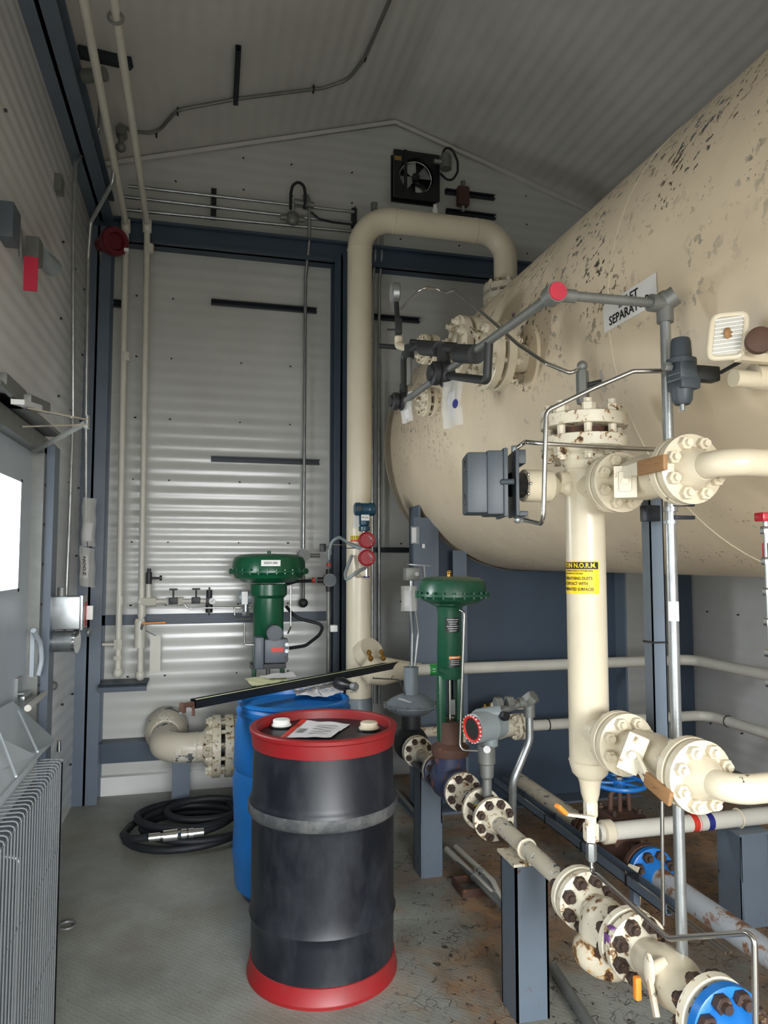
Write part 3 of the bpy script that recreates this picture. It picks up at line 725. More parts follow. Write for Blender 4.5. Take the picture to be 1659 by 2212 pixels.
O('bonnet',B().cyl(q+Z_*.025,q+Z_*.075,.02).cyl(q+Z_*.075,q+Z_*.095,.006),'dark_iron',t)
O('bowl',B().cyl(q-Z_*.025,q-Z_*.08,.024).cyl(q-Z_*.08,q-Z_*.1,.005),'dark_iron',t)
g=O('gauge',B().cyl(q+V((.02,-.03,0)),q+V((.02,-.045,0)),.022),'white',t); O('needle',B().bar(q+V((.01,-.046,-.008)),q+V((.032,-.046,.01)),.001,.002),'ink',g)
# stainless tubing to actuator
pp=[zc(400,1304),zc(405,1312),zc(455,1311),zc(545,1311)]
tag(O('steel_tubing',B().tube([V((p.x,YP-.1,p.z)) for p in pp],.006,.03),'stainless'),'bright stainless tube running right from the left needle valve to the green actuator','tubing')
b=B(); b.tube([aY(507,1312,5.0),aY(507,1330,5.0),aY(512,1337,4.98),aY(545,1337,4.9)],.005,.02); tag(O('steel_tubing',b,'stainless'),'thin stainless tube dropping below the pressure transmitter beside the green actuator','tubing')
q=aY(531,1290,4.95); t=T('pressure_transmitter','grey transmitter with vertical white label left of the large green actuator column','transmitter',q)
O('housing',B().cyl(q-X_*.045,q+X_*.04,.045),'trans_grey',t); O('neck',B().cyl(q-Z_*.04,q-Z_*.12,.02),'galv',t); O('nut',B().hex(q-Z_*.11,Z_,.028,.03),'galv',t)
lb=O('label_plate',B().bb(q+V((-.03,-.05,-.045)),q+V((.01,-.047,.04))),'white',t)
b=B(); text(b,'PIT-300',.022,lambda x,y:q+V((-.012+y*1.0,-.0475,-.002+x)),0,0); O('lettering',b,'ink',lb)
# lower valve on the right-hand off white pipe
q=zc(302,1370); t=T('ball_valve','white painted ball valve with orange lever on the lower off white pipe','valve',q)
O('body',B().cyl(q+Z_*.09,q-Z_*.09,.036).hex(q+Z_*.09,Z_,.034,.03).hex(q-Z_*.07,Z_,.034,.03),'white_pipe',t)
O('lever',B().bar(q+V((.02,-.04,.075)),q+V((.17,-.05,.08)),.022,.012,.003),'orange',t); O('stem',B().cyl(q,q+V((.02,-.05,.07)),.01),'galv',t)
q=zc(335,1375); t=T('hanging_tag','off white hanging tag board beside the lower off white pipe','tag',(q.x,5.2,q.z-.1))
O('board',B().bb((q.x-.035,5.2,zc(330,1455).z),(q.x+.035,5.204,q.z)),'white_pipe',t); O('string',B().cyl((q.x,5.2,q.z),(q.x-.08,5.17,q.z+.05),.002),'ink',t)
q=zc(255,1392); t=T('pipe_tap','small off white side tap on the left pipe drop','tap',q)
O('body',B().hex(q,Z_,.03,.07).hex(q-Z_*.09,Z_,.028,.03),'white_pipe',t); O('outlet',B().cyl(q,q+V((-.1,.02,.0)),.01),'white_pipe',t)
# ================================================================== LEFT LINE (6 inch) AND LARGE GREEN VALVE
YL=4.8; zl=.435; rl=.092
xf=aY(481,1590,YL).x; xe=aY(352,1590,YL).x
t=T('pipe_elbow_spool','flaking cream elbow pipe turning from the back wall towards the large green valve','pipe',(xe,YL,zl-rl))
pth=[V((xe,5.36,zl+.02)),V((xe,YL,zl)),V((xf-.06,YL,zl))]
O('pipe',B().tube(pth,rl,.23,n=32,seg=12),'cream_big',t)
O('wall_collar',B().lathe((xe,5.12,zl+.015),Y_,[(0,rl+.005),(.03,rl+.03),(.10,rl+.05),(.2,rl+.055),(.25,rl+.03)],32),'cream_big',t)
O('weld',B().torus((xf-.16,YL,zl),X_,rl,.005,32,6),'cream_chip',t)
tv=T('emergency_shutdown_valve','large green diaphragm valve tagged ESDV-300 on the big cream line behind the blue drum','valve',(aY(577,1590,YL).x,YL,zl))
joint(t,tv,(xf,YL,zl),X_,.385,.055,.022,12,.013,'cream_rust','cream_rust','cream_rust',.06,.02,hr=.13,hr2=rl+.01,ha2=rl,bc=.82)
xg_=aY(577,1590,YL).x
O('body',B().lathe((xf+.06,YL,zl),X_,[(0,.11),(.1,.13),(.2,.17),(.35,.17),(.45,.13),(.52,.11)],28),'cream',tv)
def zat(y,Y=YL,x=577): return aY(x,y,Y).z
# casing
def casing(parent,c,R,h_up,h_dn,mat,n=24,pale=None):
    c=V(c)
    O('casing',B().lathe(c,Z_,[(-h_dn,R*.5),(-h_dn*.95,R*.62),(-h_dn*.55,R*.84),(-h_dn*.12,R*.9),(-.006,R*.92),(-.006,R),(.006,R),(.006,R*.92),(h_up*.55,R*.9),(h_up*.8,R*.85),(h_up*.95,R*.72),(h_up,R*.45),(h_up*1.02,0.001)],48),mat,parent)
    for i in range(n):
        a=2*PI*(i+.5)/n; p=c+V((math.cos(a)*R*.96,math.sin(a)*R*.96,0)); bolt(parent,p-Z_*.006,p+Z_*.006,.0045,mat,ext=.003)
cz=zat(1234); R=.262
casing(tv,(xg_,YL,cz),R,.115,.075,'green',28)
O('vent',B().cyl((xg_,YL,cz+.115),(xg_,YL,cz+.135),.012),'green_worn',tv)
O('yoke_barrel',B().lathe((xg_,YL,zat(1412)),Z_,[(0,.085),(.03,.1),(zat(1275)-zat(1412)-.05,.1),(zat(1275)-zat(1412)-.03,.12),(zat(1262)-zat(1412),.12)],36),'green',tv)
for s in(-1,1): O('yoke_leg',B().bar((xg_+s*.088,YL-.02,zat(1412)+.08),(xg_+s*.095,YL-.02,zl+.2),.03,.045,.008,up=(0,1,0)),'green',tv)
O('stem',B().cyl((xg_,YL,zat(1500)-.1),(xg_,YL,zat(1400)),.014),'stainless',tv)
O('bonnet',B().lathe((xg_,YL,zl+.1),Z_,[(0,.12),(.06,.12),(.07,.15),(.12,.15)],28),'green',tv)
lc=aY(585,1217,YL-.26)
pl=O('tag_plate',B().bb(lc+V((-.06,-.003,-.017)),lc+V((.06,0,.021))),'white',tv,'white plate reading ESDV-300')
b=B(); text(b,'ESDV-300',.02,planefn(lc+V((0,-.0035,.002)),X_,Z_)); O('lettering',b,'ink',pl)
t=tv
q=aY(585,1405,YL-.2); tp=T('valve_positioner','dark grey valve positioner with red label clamped in front of the large green yoke','positioner',q)
O('case',B().box(q+V((.03,0,0)),(.15,.1,.15),bev=.015),'box_grey',tp)
O('side_cover',B().box(q+V((-.075,0,-.01)),(.06,.12,.2),bev=.02),'box_grey',tp)
O('terminal_cap',B().cyl(q+V((.02,-.05,.11)),q+V((.02,.05,.11)),.05).cyl(q+V((.02,-.06,.11)),q+V((.02,-.05,.11)),.04),'box_dark',tp)
pl=O('nameplate',B().bb(q+V((.0,-.0525,-.005)),q+V((.075,-.05,.022))),'redlabel',tp)
for dz in (.04,-.0,-.045): O('gauge',B().cyl(q+V((.093,-.05,dz)),q+V((.093,-.06,dz)),.012),'galv' if dz>-.04 else 'black',tp)
O('bracket',B().bb(q+V((-.12,.03,-.12)),q+V((.1,.15,-.09))),'black',tp)
# tubing round the green valve
f=lambda x,y,Y=4.6: aY(x,y,Y)
tag(O('steel_tubing',B().tube([f(528,1345),f(528,1390),f(531,1393),f(556,1393)],.005,.02),'stainless'),'small stainless tube looping left of the dark grey positioner','tubing')
tag(O('steel_tubing',B().tube([f(628,1265,4.75),f(628,1355,4.75),f(622,1368,4.7)],.005,.02),'stainless'),'thin stainless tube dropping down the right side of the large green column','tubing')
tag(O('flexible_hose',B().tube([f(618,1310,4.9),f(640,1335,4.85),f(700,1350,4.85),f(690,1372,4.8),f(660,1395,4.7),f(626,1400,4.65)],.011,.12),'rubber'),'dark flexible hose sagging from the green column to the positioner','hose')
tag(O('flexible_hose',B().tube([f(618,1262,4.9),f(640,1256,4.85),f(672,1255,4.8)],.011,.08),'rubber'),'black cable gland hose from the green casing to the round junction box','hose')
q=aY(710,1253,4.95); t=T('junction_box','round grey junction box with red banded glands right of the large green valve','junction box',q)
O('body',B().cyl(q-Y_*.05,q+Y_*.03,.045),'galv_dull',t)
O('cover',B().cyl(q-Y_*.06,q-Y_*.05,.04),'box_grey',t)
O('hub',B().cyl(q-X_*.03,q-X_*.08,.02).cyl(q+Z_*.03,q+Z_*.075,.02).cyl(q-Z_*.03,q-Z_*.08,.02),'dark_iron',t)
for d in (X_*-1,Z_):
    O('gland',B().hex(q+d*.09,d,.017,.02).hex(q+d*.125,d,.016,.015),'galv',t); O('gland_ring',B().cyl(q+d*.1,q+d*.115,.018),'redlabel',t)
O('riser',B().cyl(q-Z_*.08,(q.x,q.y,.03),.014),'galv_dull',t)
t2=tag(O('flexible_hose',B().tube([q+Z_*.14,q+Z_*.2,q+V((.02,0,.27)),q+V((.07,-.02,.3)),aY(765,1180,4.62),aY(800,1190,4.6)],.012,.08),'trans_grey'),'grey flexible conduit arching from the round junction box to behind the cream pipe','hose')
q=aY(702,1183,4.95); t=T('tube_fitting','black knob and small tube tee on the column left of the tall cream pipe','fitting',q)
O('knob',B().box(q-X_*.015,(.04,.04,.055),bev=.005),'black',t); O('tee',B().cyl(q+X_*.01,q+V((.05,0,.005)),.01).cyl(q+V((.04,0,.03)),q+V((.04,0,-.05)),.009),'galv_dull',t)
O('tube',B().cyl(q+V((.05,0,.02)),q+V((.16,0,.02)),.004),'stainless',t)
q=aY(720,1357,4.9); tag(O('strut_end_cap',B().box(q,(.05,.06,.045),bev=.004),'white'),'white strut end cap on the dark column near the round junction box','end cap')
# post under elbow
px=aY(390,1700,YL).x
t=T('pipe_support_post','dark steel post carrying the flaking cream elbow near the back wall','support',(px,YL+.1,0))
b=B(); b.bb((px-.055,YL+.04,.01),(px+.055,YL+.055,zl-rl)); b.bb((px-.055,YL+.14,.01),(px+.055,YL+.155,zl-rl)); b.bb((px-.006,YL+.05,.01),(px+.006,YL+.15,zl-rl)); O('post',b,'steel_blue',t)
O('base_plate',B().bb((px-.08,YL,0),(px+.08,YL+.2,.012)),'steel_blue',t)
# hose coil
c=aZ(413,1802,0); random.seed(3)
t=T('hose_coil','coiled black hose with bright coupling lying on the floor','hose',(c.x,c.y,0))
pth=[]
turns=4
for i in range(turns*28):
    a=2*PI*i/28; k=i//28
    rr=.31+.04*math.sin(a*.5+k*1.3)-.02*k
    ox=.02*math.sin(k*2.1); oy=.03*math.cos(k*1.7)
    pth.append(V((c.x+ox+rr*1.08*math.cos(a+.6),c.y+oy+rr*1.0*math.sin(a+.6),.022+.036*(i/28)*.75+.01*math.sin(a*1.5))))
# a smaller figure loop across the middle
for i in range(22):
    a=2*PI*i/22+.6; pth.append(V((c.x+.08+.22*math.cos(a),c.y+.03+.15*math.sin(a),.13+.012*math.sin(a))))
O('hose',B().sweep(pth,.021,12),'rubber',t)
a=V((c.x-.22,c.y-.33,.12)); O('coupling',B().lathe(a,(1,.05,0),[(0,.022),(.06,.022),(.06,.016),(.075,.016),(.075,.03),(.15,.032),(.155,.024),(.17,.018),(.17,.027),(.2,.027),(.2,.017),(.21,.027),(.235,.027),(.235,.022),(.29,.022)],20),'chrome',t)
O('hose_tail',B().tube([a,a+V((-.09,.03,-.01)),a+V((-.15,.16,-.03)),a+V((-.12,.34,-.05))],.02,.1),'rubber',t)
# ================================================================== TALL CREAM PIPE
YV=4.75; xp=aY(776,1000,YV).x; rp=.0855
ztop=aY(940,488,YV).z; xn=2.11
t=T('inlet_pipe','tall cream pipe rising at the back wall, over and down onto the tank top','pipe',(xp,YV,.3))
O('pipe',B().tube([(xp,YV,.42),(xp,YV,ztop),(xn,YV,ztop),(xn,YV,3.62)],rp,.24,n=36,seg=14),'cream_peel',t)
for p,a in (((xp,YV,ztop-.24),Z_),((xp+.24,YV,ztop),X_),((xn-.24,YV,ztop),X_)): O('weld',B().torus(p,a,rp,.004,36,6),'cream_peel',t)
O('plug',B().cyl((aY(940,450,YV).x,YV,ztop+rp-.01),(aY(940,450,YV).x,YV,ztop+rp+.035),.02).cyl((aY(940,450,YV).x,YV,ztop+rp+.03),(aY(940,450,YV).x,YV,ztop+rp+.07),.014),'white',t)
INLET=t
# arrow band label
b=B(); 
def cylfn(cx,cy,R,z0,ang0): return lambda x,y: V((cx+math.cos(ang0+x/R)*R,cy+math.sin(ang0+x/R)*R,z0+y))
zb=aY(770,1163,YV-.08).z; fn=cylfn(xp,YV,rp+.001,zb,-PI/2-.35)
o=O('arrow_label',(lambda b:(patch(b,fn,.10,.03,14,1,0,.005),b)[1])(B()),'yellow',t)
b=B(); patch(b,fn,.10,.012,14,1,0,-.016); O('red_band',b,'redlabel',o)
b=B(); f2=cylfn(xp,YV,rp+.002,zb,-PI/2-.35)
for i in range(7):
    x=-.045+.014*i; patch(b,f2,.004,.022,1,1,x,.0)
    b.grid([[f2(x-.004,.010),f2(x+.004,.010)],[f2(x,.0185),f2(x,.0185)]])
O('arrows',b,'ink',o)
b=B(); b.torus((xp,YV,aY(776,1184,YV-.08).z),Z_,rp,.003,36,6); O('strap',b,'ink',t)
# lower reducer and jacket
q=aY(775,1545,YV-.05)
O('jacket',B().lathe((xp,YV,q.z-.1),Z_,[(0,rp+.006),(.2,rp+.006),(.21,rp+.001)],32),'reg_grey',t,'grey bare patch of the pipe foot')
c=aY(793,1432,4.62)
t2=T('reducer_branch','cream flanged tee reducing to the horizontal pipe at the foot of the tall pipe','pipe fitting',c)
zh=.925; yh=4.42
O('flange',B().lathe((xp+.03,YV-.04,c.z+.03),(-.35,.75,-.6),[(-.1,.085),(-.07,.10),(-.03,.105),(-.03,.085),(.03,.08)],32),'cream',t2)
O('reducer',B().lathe((xp+.04,yh+.02,zh),X_,[(-.09,.03),(-.05,.08),(.05,.09),(.12,.075),(.26,.045),(.30,.04)],28),'cream',t2)
for dx in (-.03,.05): bolt(t2,V((xp+dx+.02,yh-.06,c.z+.07)),V((xp+dx+.02,yh-.03,c.z+.09)),.009,'brass')
# pipe along tank saddle, turning at right
t=T('header_pipe','upper cream pipe crossing in front of the saddle then turning along the right wall','pipe',(xp+.3,yh,zh))
xrr=3.34
O('pipe',B().tube([(xp+.28,yh,zh),(xrr,yh,zh),(xrr,1.2,zh)],.0365,.12,n=20,seg=8),'white_pipe',t)
q=aY(934,1440,yh); b=B(); fn=lambda x,y:V((q.x+x,yh-math.cos(y/.0373)*.0373,zh+math.sin(y/.0373)*.0373)); patch(b,fn,.05,.09,1,12); o=O('flow_label',b,'greenlabel',t,'green flow arrow label')
b=B(); patch(b,lambda x,y:V((q.x+x,yh-math.cos(y/.038)*.038,zh+math.sin(y/.038)*.038)),.02,.004,1,1,0,.008); patch(b,lambda x,y:V((q.x+x,yh-math.cos(y/.038)*.038,zh+math.sin(y/.038)*.038)),.02,.004,1,1,0,-.008); O('arrow',b,'white',o)
t=T('return_pipe','lower cream pipe with black ties running behind the boot and along the right wall','pipe',(2,4.3,.57))
O('pipe',B().tube([(aY(1140,1560,4.3).x,4.3,.565),(xrr+.02,4.3,.565),(xrr+.02,1.2,.565)],.034,.12,n=20,seg=8),'white_pipe',t)
for p,a in (((aY(1160,1,4.3).x,4.3,.565),X_),((xrr+.02,4.1,.565),Y_),((xrr+.02,3.7,.565),Y_)): O('tie',B().torus(p,a,.035,.004,20,6),'black',t)
b=B(); patch(b,lambda x,y:V((aY(1385,1,4.3).x+x,4.3-math.cos(y/.035)*.035,.565+math.sin(y/.035)*.035)),.06,.08,1,10); o=O('flow_label',b,'bluelabel',t)
b=B(); patch(b,lambda x,y:V((aY(1378,1,4.3).x+x,4.3-math.cos(y/.0355)*.0355,.565+math.sin(y/.0355)*.0355)),.02,.08,1,10); O('red_band',b,'redlabel',o)
# instruments on the tall pipe
q=aY(787,1100,YV-.22); t=T('pressure_transmitter','blue green transmitter head with white label in front of the tall cream pipe','transmitter',q-Z_*.2)
O('housing',B().lathe(q-X_*.065,X_,[(0,.035),(.005,.042),(.035,.044),(.04,.04),(.09,.04),(.095,.044),(.13,.042),(.135,.035)]),'trans_blue',t)
O('terminal_eye',B().cyl(q+V((-.045,-.045,0)),q+V((-.04,-.03,0)),.018),'black',t)
O('neck',B().lathe(q-Z_*.03,-Z_,[(0,.03),(.02,.034),(.07,.034),(.075,.028),(.085,.036),(.11,.036),(.115,.02)]),'trans_blue',t)
lb=O('label_plate',B().bb(q+V((-.028,-.036,-.075)),q+V((.025,-.034,-.038))),'white',t); b=B(); text(b,'PIT-301',.014,planefn(q+V((-.002,-.0365,-.057)),X_,Z_)); O('lettering',b,'ink',lb)
O('process_nut',B().cyl(q-Z_*.145,q-Z_*.19,.013),'galv',t)
bag('tag_bag','clear bag tied below the blue green transmitter on the tall cream pipe',aY(775,1122,YV-.12),X_,Z_,.075,.12,(.04,.07,0,0))
for y,l in ((1167,'upper'),(1205,'lower')):
    q=aY(792,y,YV-.24); t=T('pressure_gauge',l+' of two red round faced gauges stacked on the tall cream pipe','gauge',q)
    O('case',B().cyl(q+Y_*.04,q-Y_*.012,.05),'red',t); O('bezel',B().torus(q-Y_*.01,Y_,.048,.006,28,8),'red',t)
    b=B(); 
    for k in range(5): b.bar(q+V((.008+.005*k,-.0135,.03-.004*k)),q+V((.03,-.0135,-.004-.007*k)),.001,.003)
    O('reflective_sticker',b,'paper',t)
q=aY(792,1205,YV-.2); t=T('gauge_manifold','cream and steel stub valve under the red gauges','valve',q-Z_*.1)
O('body',B().cyl(q-Z_*.03,q-Z_*.12,.011),'chrome',t); O('base',B().cyl(q+V((-.02,.0,-.09)),q+V((-.035,.16,-.11)),.028),'cream_clean',t); O('foot',B().cyl(q-Z_*.12,q-Z_*.128,.02),'bluelabel',t)
tag(O('flexible_hose',B().tube([q+V((0,.0,-.06)),aY(765,1240,4.45),aY(748,1254,4.5),aY(745,1240,4.6),aY(760,1200,4.66)],.0105,.06),'trans_grey'),'pale grey hose looping under the lower red gauge','hose')
b=B(); q=aY(783,1200,YV-.2); patch(b,lambda x,y:q+V((x,.01*math.sin(x*30),y+x*.8)),.04,.1,4,4); tag(O('paper_tag',b,'paper'),'curled white paper tag beside the red gauges','tag')
# ================================================================== SEPARATOR TANK
TX,TZ,TR=2.123,2.427,.873; TS=4.95; TE=-.2
t=T('separator_tank','huge cream horizontal pressure vessel with flaking paint and a separator sign','tank',(TX,2.4,TZ-TR))
TANK=t
prof=[(TE-.42,.001)]
for i in range(1,11):
    a=PI/2*i/10; prof.append((TE-.42*math.cos(a),TR*math.sin(a)))
for y in (.5,1.2,2,2.7,3.4,4.1): prof.append((y,TR))
for i in range(0,10):
    a=PI/2*i/10; prof.append((TS+.40*math.sin(a),TR*math.cos(a)))
prof.append((TS+.40,.001))
bb_=B().lathe((TX,0,TZ),Y_,prof,96,cap=False)
bm=bb_.bm; me=bpy.data.meshes.new('shell')
tt=O('shell',bb_,'tank',t,angle=60)
# shift the shell's own origin to the axis so the paint wear follows height on the vessel
tt.data.transform(Matrix.Translation(-V((0,0,TR)))); tt.location=(0,0,TR)
def tankhit(x,y,R=TR):
    r=ray(x,y); a=r.x**2+r.z**2; dx=-TX; dz=CAMZ-TZ; bb=2*(r.x*dx+r.z*dz); c=dx*dx+dz*dz-R*R
    k=(-bb-math.sqrt(max(bb*bb-4*a*c,0)))/(2*a); return EYE+r*k
for y in (TS,tankhit(1338,485).y): O('weld_seam',B().torus((TX,y,TZ),Y_,TR,.0025,96,6),'cream_clean',t)
# sign wrapped on the shell
A=tankhit(1305,685);Bp=tankhit(1421,627)
th=lambda p:math.atan2(p.z-TZ,p.x-TX)%(2*PI)
yc=(A.y+Bp.y)/2; w=abs(A.y-Bp.y); t0=(th(A)+th(Bp))/2
top=tankhit(1421,592); bot=tankhit(1421,661); h=abs(th(top)-th(bot))*TR
def signfn(R): return lambda x,y: V((TX+R*math.cos(t0-y/R),yc-x,TZ+R*math.sin(t0-y/R)))
b=B(); patch(b,signfn(TR+.003),w,h,4,10); sg=O('sign',b,'white',t,'white sign reading INLET SEPARATOR')
b=B(); hs=h*.44
text(b,'INLET',hs,signfn(TR+.0045),0,h*.2,.8*w/.6 if False else 1); text(b,'SEPARATOR',hs,signfn(TR+.0045),0,-h*.22,min(1,w*.92/(hs*5.9)))
O('lettering',b,'ink',sg)
# saddle
SY=4.62
t=T('tank_saddle','dark blue steel saddle plate under the far end of the tank','saddle',(TX,SY,0))
n=24; hw=.72; L=[]
arc=[(TX+(TR+.006)*math.cos(PI+math.asin(-0)+a),TZ+(TR+.006)*math.sin(PI+a)) for a in [math.radians(32+116*i/n) for i in range(n+1)]]
pts=[(arc[0][0],0.01)]+arc+[(arc[-1][0],.01)]
b=B(); f=[(x,SY,z) for x,z in pts]
# web as vertical strips so it stays planar and clean
for (x0,z0),(x1,z1) in zip(arc,arc[1:]):
    b.poly([(x0,SY,.01),(x1,SY,.01),(x1,SY,z1),(x0,SY,z0)],(0,.014,0))
O('web',b,'navy',t)  # same paint as the ribs; darker navy puts the tank's shade into the web
xl=arc[0][0]; 
O('side_rib',B().bb((xl-.015,SY-.12,.01),(xl,SY+.1,arc[0][1]+.02)),'steel_blue',t)
O('side_rib',B().bb((arc[-1][0],SY-.12,.01),(arc[-1][0]+.015,SY+.1,arc[-1][1]+.02)),'steel_blue',t)
O('face_flange',B().bb((xl-.05,SY-.13,.01),(xl+.12,SY-.115,1.9)),'steel_blue',t)
xr2=aY(990,1300,SY-.1).x
O('inner_rib',B().bb((xr2-.01,SY-.12,.01),(xr2+.005,SY,1.68)),'steel_blue',t); O('inner_flange',B().bb((xr2-.045,SY-.13,.01),(xr2+.05,SY-.118,1.685)),'steel_blue',t)
O('base_plate',B().bb((xl-.08,SY-.16,0),(arc[-1][0]+.08,SY+.16,.015)),'steel_blue',t)
b=B(); 
wr=[[V((TX+(TR+r)*math.cos(PI+a),y,TZ+(TR+r)*math.sin(PI+a))) for y in(SY-.09,SY+.09)] for a in [math.radians(30+120*i/n) for i in range(n+1)] for r in(.006,)]
b.grid(wr); O('wear_plate',b,'cream_clean',t)
q=aY(912,1180,SY-.16); O('sticker',B().bb(q+V((0,0,-.012)),q+V((.018,.003,.015))),'white',t)
q=aY(899,1156,SY-.2)
tg=T('clipboard','small grey framed data plate on the saddle edge','plate',q); O('plate',B().bb(q+V((-.035,0,-.055)),q+V((.02,.006,.055))),'trans_grey',tg); O('card',B().bb(q+V((-.028,-.002,-.048)),q+V((.0,0,.048))),'paper',tg)
# top nozzle flange with inlet pipe
zf=3.55
fa,fb=joint(INLET,TANK,(xn,YV,zf),-Z_,.33,.045,.02,12,.013,'cream_chip','cream_chip','cream_rust',.05,0,hr=.11,hr2=rp,ha2=rp,bc=.82)
O('nozzle_neck',B().cyl((xn,YV,zf-.04),(xn,YV,3.27),.0855,n=28),'cream_clean',TANK)
# side nozzles
def nozzle(px_,py_,X,D,t_,n,br,neck,lab,mat='cream'):
    c=aX(px_,py_,X); 
    fl=disc(TANK,c+X_*.006,X_,D,t_,mat,.04,neck*1.4,neck,name='nozzle_flange')
    ang=math.asin(max(-1,min(1,(c.z-TZ)/TR))); xs=TX-TR*math.cos(ang)
    O('nozzle_neck',B().cyl(c+X_*t_,(xs+.05,c.y,c.z),neck,n=24),mat,TANK)
    if D>.2:
        b=B(); rows=[]
        for rr,off in ((.06,.01),(.11,.012),(.128,.011),(.134,.0)):
            rows.append([V((TX-(TR+off)*math.cos(ang+rr*math.sin(2*PI*k/36)/TR),c.y+rr*math.cos(2*PI*k/36),TZ+(TR+off)*math.sin(ang+rr*math.sin(2*PI*k/36)/TR))) for k in range(37)])
        b.grid(rows); O('reinforcing_pad',b,'tank',TANK)
    bl=T('blind_flange',lab,'flange',c-X_*(t_+.006)); o=disc(bl,c-X_*.006,-X_,D,t_,mat,name='plate')
    O('gasket',B().cyl(c-X_*.006,c+X_*.006,D*.3,n=24),'black',bl)
    for i in range(n):
        w=2*PI*(i+.5)/n; d=V((0,math.cos(w),math.sin(w)))*(D/2*.78); bolt(bl,c+d-X_*(t_+.006),c+d+X_*(t_+.006),br,'cream_rust')
    return bl,c
N1,c1n=nozzle(1068,770,1.115,.268,.036,8,.011,.057,'nearest and largest bolted flange on the side nozzles of the tank')
N2,c2n=nozzle(1005,748,1.11,.262,.036,8,.011,.057,'second large bolted flange, behind the nearest one on the tank side')
N3,c3n=nozzle(925,755,1.12,.155,.024,8,.008,.03,'farthest small bolted flange at upper left of the nozzle group')
N4,c4n=nozzle(926,868,1.12,.155,.024,8,.008,.03,'small bolted flange below the others, behind the tag bags')
# ---- overhead conduit rack in front of the tank
PX0,PY0=1.18,1.63
t=T('instrument_conduit','tall galvanised conduit pole bending over along the tank nozzles','conduit',(PX0,PY0,0))
zt_=aX(1440,655,PX0).z
b1=aY(1196,636,PY0); b2=aX(962,808,b1.x); b3=aX(872,868,b1.x)
CX=b1.x
O('pole',B().cyl((PX0,PY0,.0),(PX0,PY0,zt_),.0138,n=20),'galv',t)
O('coupling',B().cyl((PX0,PY0,aX(1448,1095,PX0).z),(PX0,PY0,aX(1448,1105,PX0).z),.019),'galv',t)
O('coupling',B().cyl((PX0,PY0,aX(1448,1124,PX0).z),(PX0,PY0,aX(1448,1132,PX0).z),.019),'galv',t)
O('elbow_body',B().ball((PX0,PY0,zt_+.01),.027,(1,1,1)).cyl((PX0-.045,PY0,zt_),(PX0,PY0,zt_),.023).cyl((PX0,PY0,zt_),(PX0,PY0,zt_-.05),.0215).cyl((PX0,PY0,zt_+.005),(PX0+.02,PY0-.02,zt_+.02),.026),'galv_dull',t)
O('arm',B().cyl((PX0-.04,PY0,zt_),(CX,PY0,b1.z),.0125),'galv_dull',t)
O('long_arm',B().cyl((CX,PY0+.03,b1.z),(CX,b3.y,b3.z),.0135),'galv_dull',t)
t=T('conduit_outlet_box','round conduit box with red face on the overhead conduit before the tank sign','conduit box',b1)
O('body',B().cyl(b1+V((0,.02,0)),b1-V((0,.02,0)),.027).cyl(b1,b1+X_*.06,.017),'galv_dull',t)
O('cover',B().cyl(b1-Y_*.02,b1-Y_*.026,.0235),'cover_red',t,'scratched red cover')
def headbox(c,lab,s=1):
    t=T('level_switch',lab,'switch',c-Z_*.05*s)
    O('housing',B().ball(c,.05*s,(.75,.9,1)),'dark_iron',t); O('cover',B().lathe(c-X_*.03,-X_,[(0,.045*s),(.02,.045*s),(.025,.03*s),(.035,.03*s)],12),'dark_iron',t)
    O('neck',B().cyl(c,c+Z_*.09*s,.02*s),'dark_iron',t)
    return t
headbox(b2+Z_*.0,'dark round level switch head where the long conduit passes the nozzles')
headbox(b3,'smaller dark level switch head at the far end of the long conduit',.9)
t=T('instrument_bridle','dark painted instrument piping bridging the far tank nozzles','pipe',b2)
P=lambda x,y,X=.95: aX(x,y,X)
g1=P(958,775,CX)
O('pipe',B().tube([b3+Z_*.08,V((b3.x,b3.y,P(884,752,CX).z)),P(905,745,CX),P(952,750,CX)],.014,.03),'dark_iron',t)
O('pipe',B().tube([g1,P(955,750,CX),P(975,752,CX),P(1025,755,CX)],.016,.03),'dark_iron',t)
O('pipe',B().tube([P(970,812,CX),P(1052,822,CX),P(1056,740,CX)],.014,.015),'dark_iron',t)
O('pipe',B().tube([P(885,768,CX),P(884,832,CX)],.0125),'galv_dull',t)
O('union',B().cyl(P(915,752,CX),P(950,754,CX),.03),'dark_iron',t); O('union',B().cyl(P(990,765,CX),P(1030,765,CX),.032),'dark_iron',t)
O('tee',B().cyl(P(884,760,CX)+Z_*.03,P(884,760,CX)-Z_*.03,.022),'dark_iron',t); O('tee',B().cyl(P(958,770,CX)+Z_*.04,P(958,770,CX)-Z_*.07,.024),'dark_iron',t)
for x,y in ((913,758),(988,768),(968,812)): O('seal_ring',B().torus(P(x,y,CX),X_,.012,.004,14,6),'redlabel',t)
for tgt in (c1n,c2n,c3n): O('stub',B().cyl((CX,tgt.y,tgt.z),tgt-X_*.04,.013),'dark_iron',t)
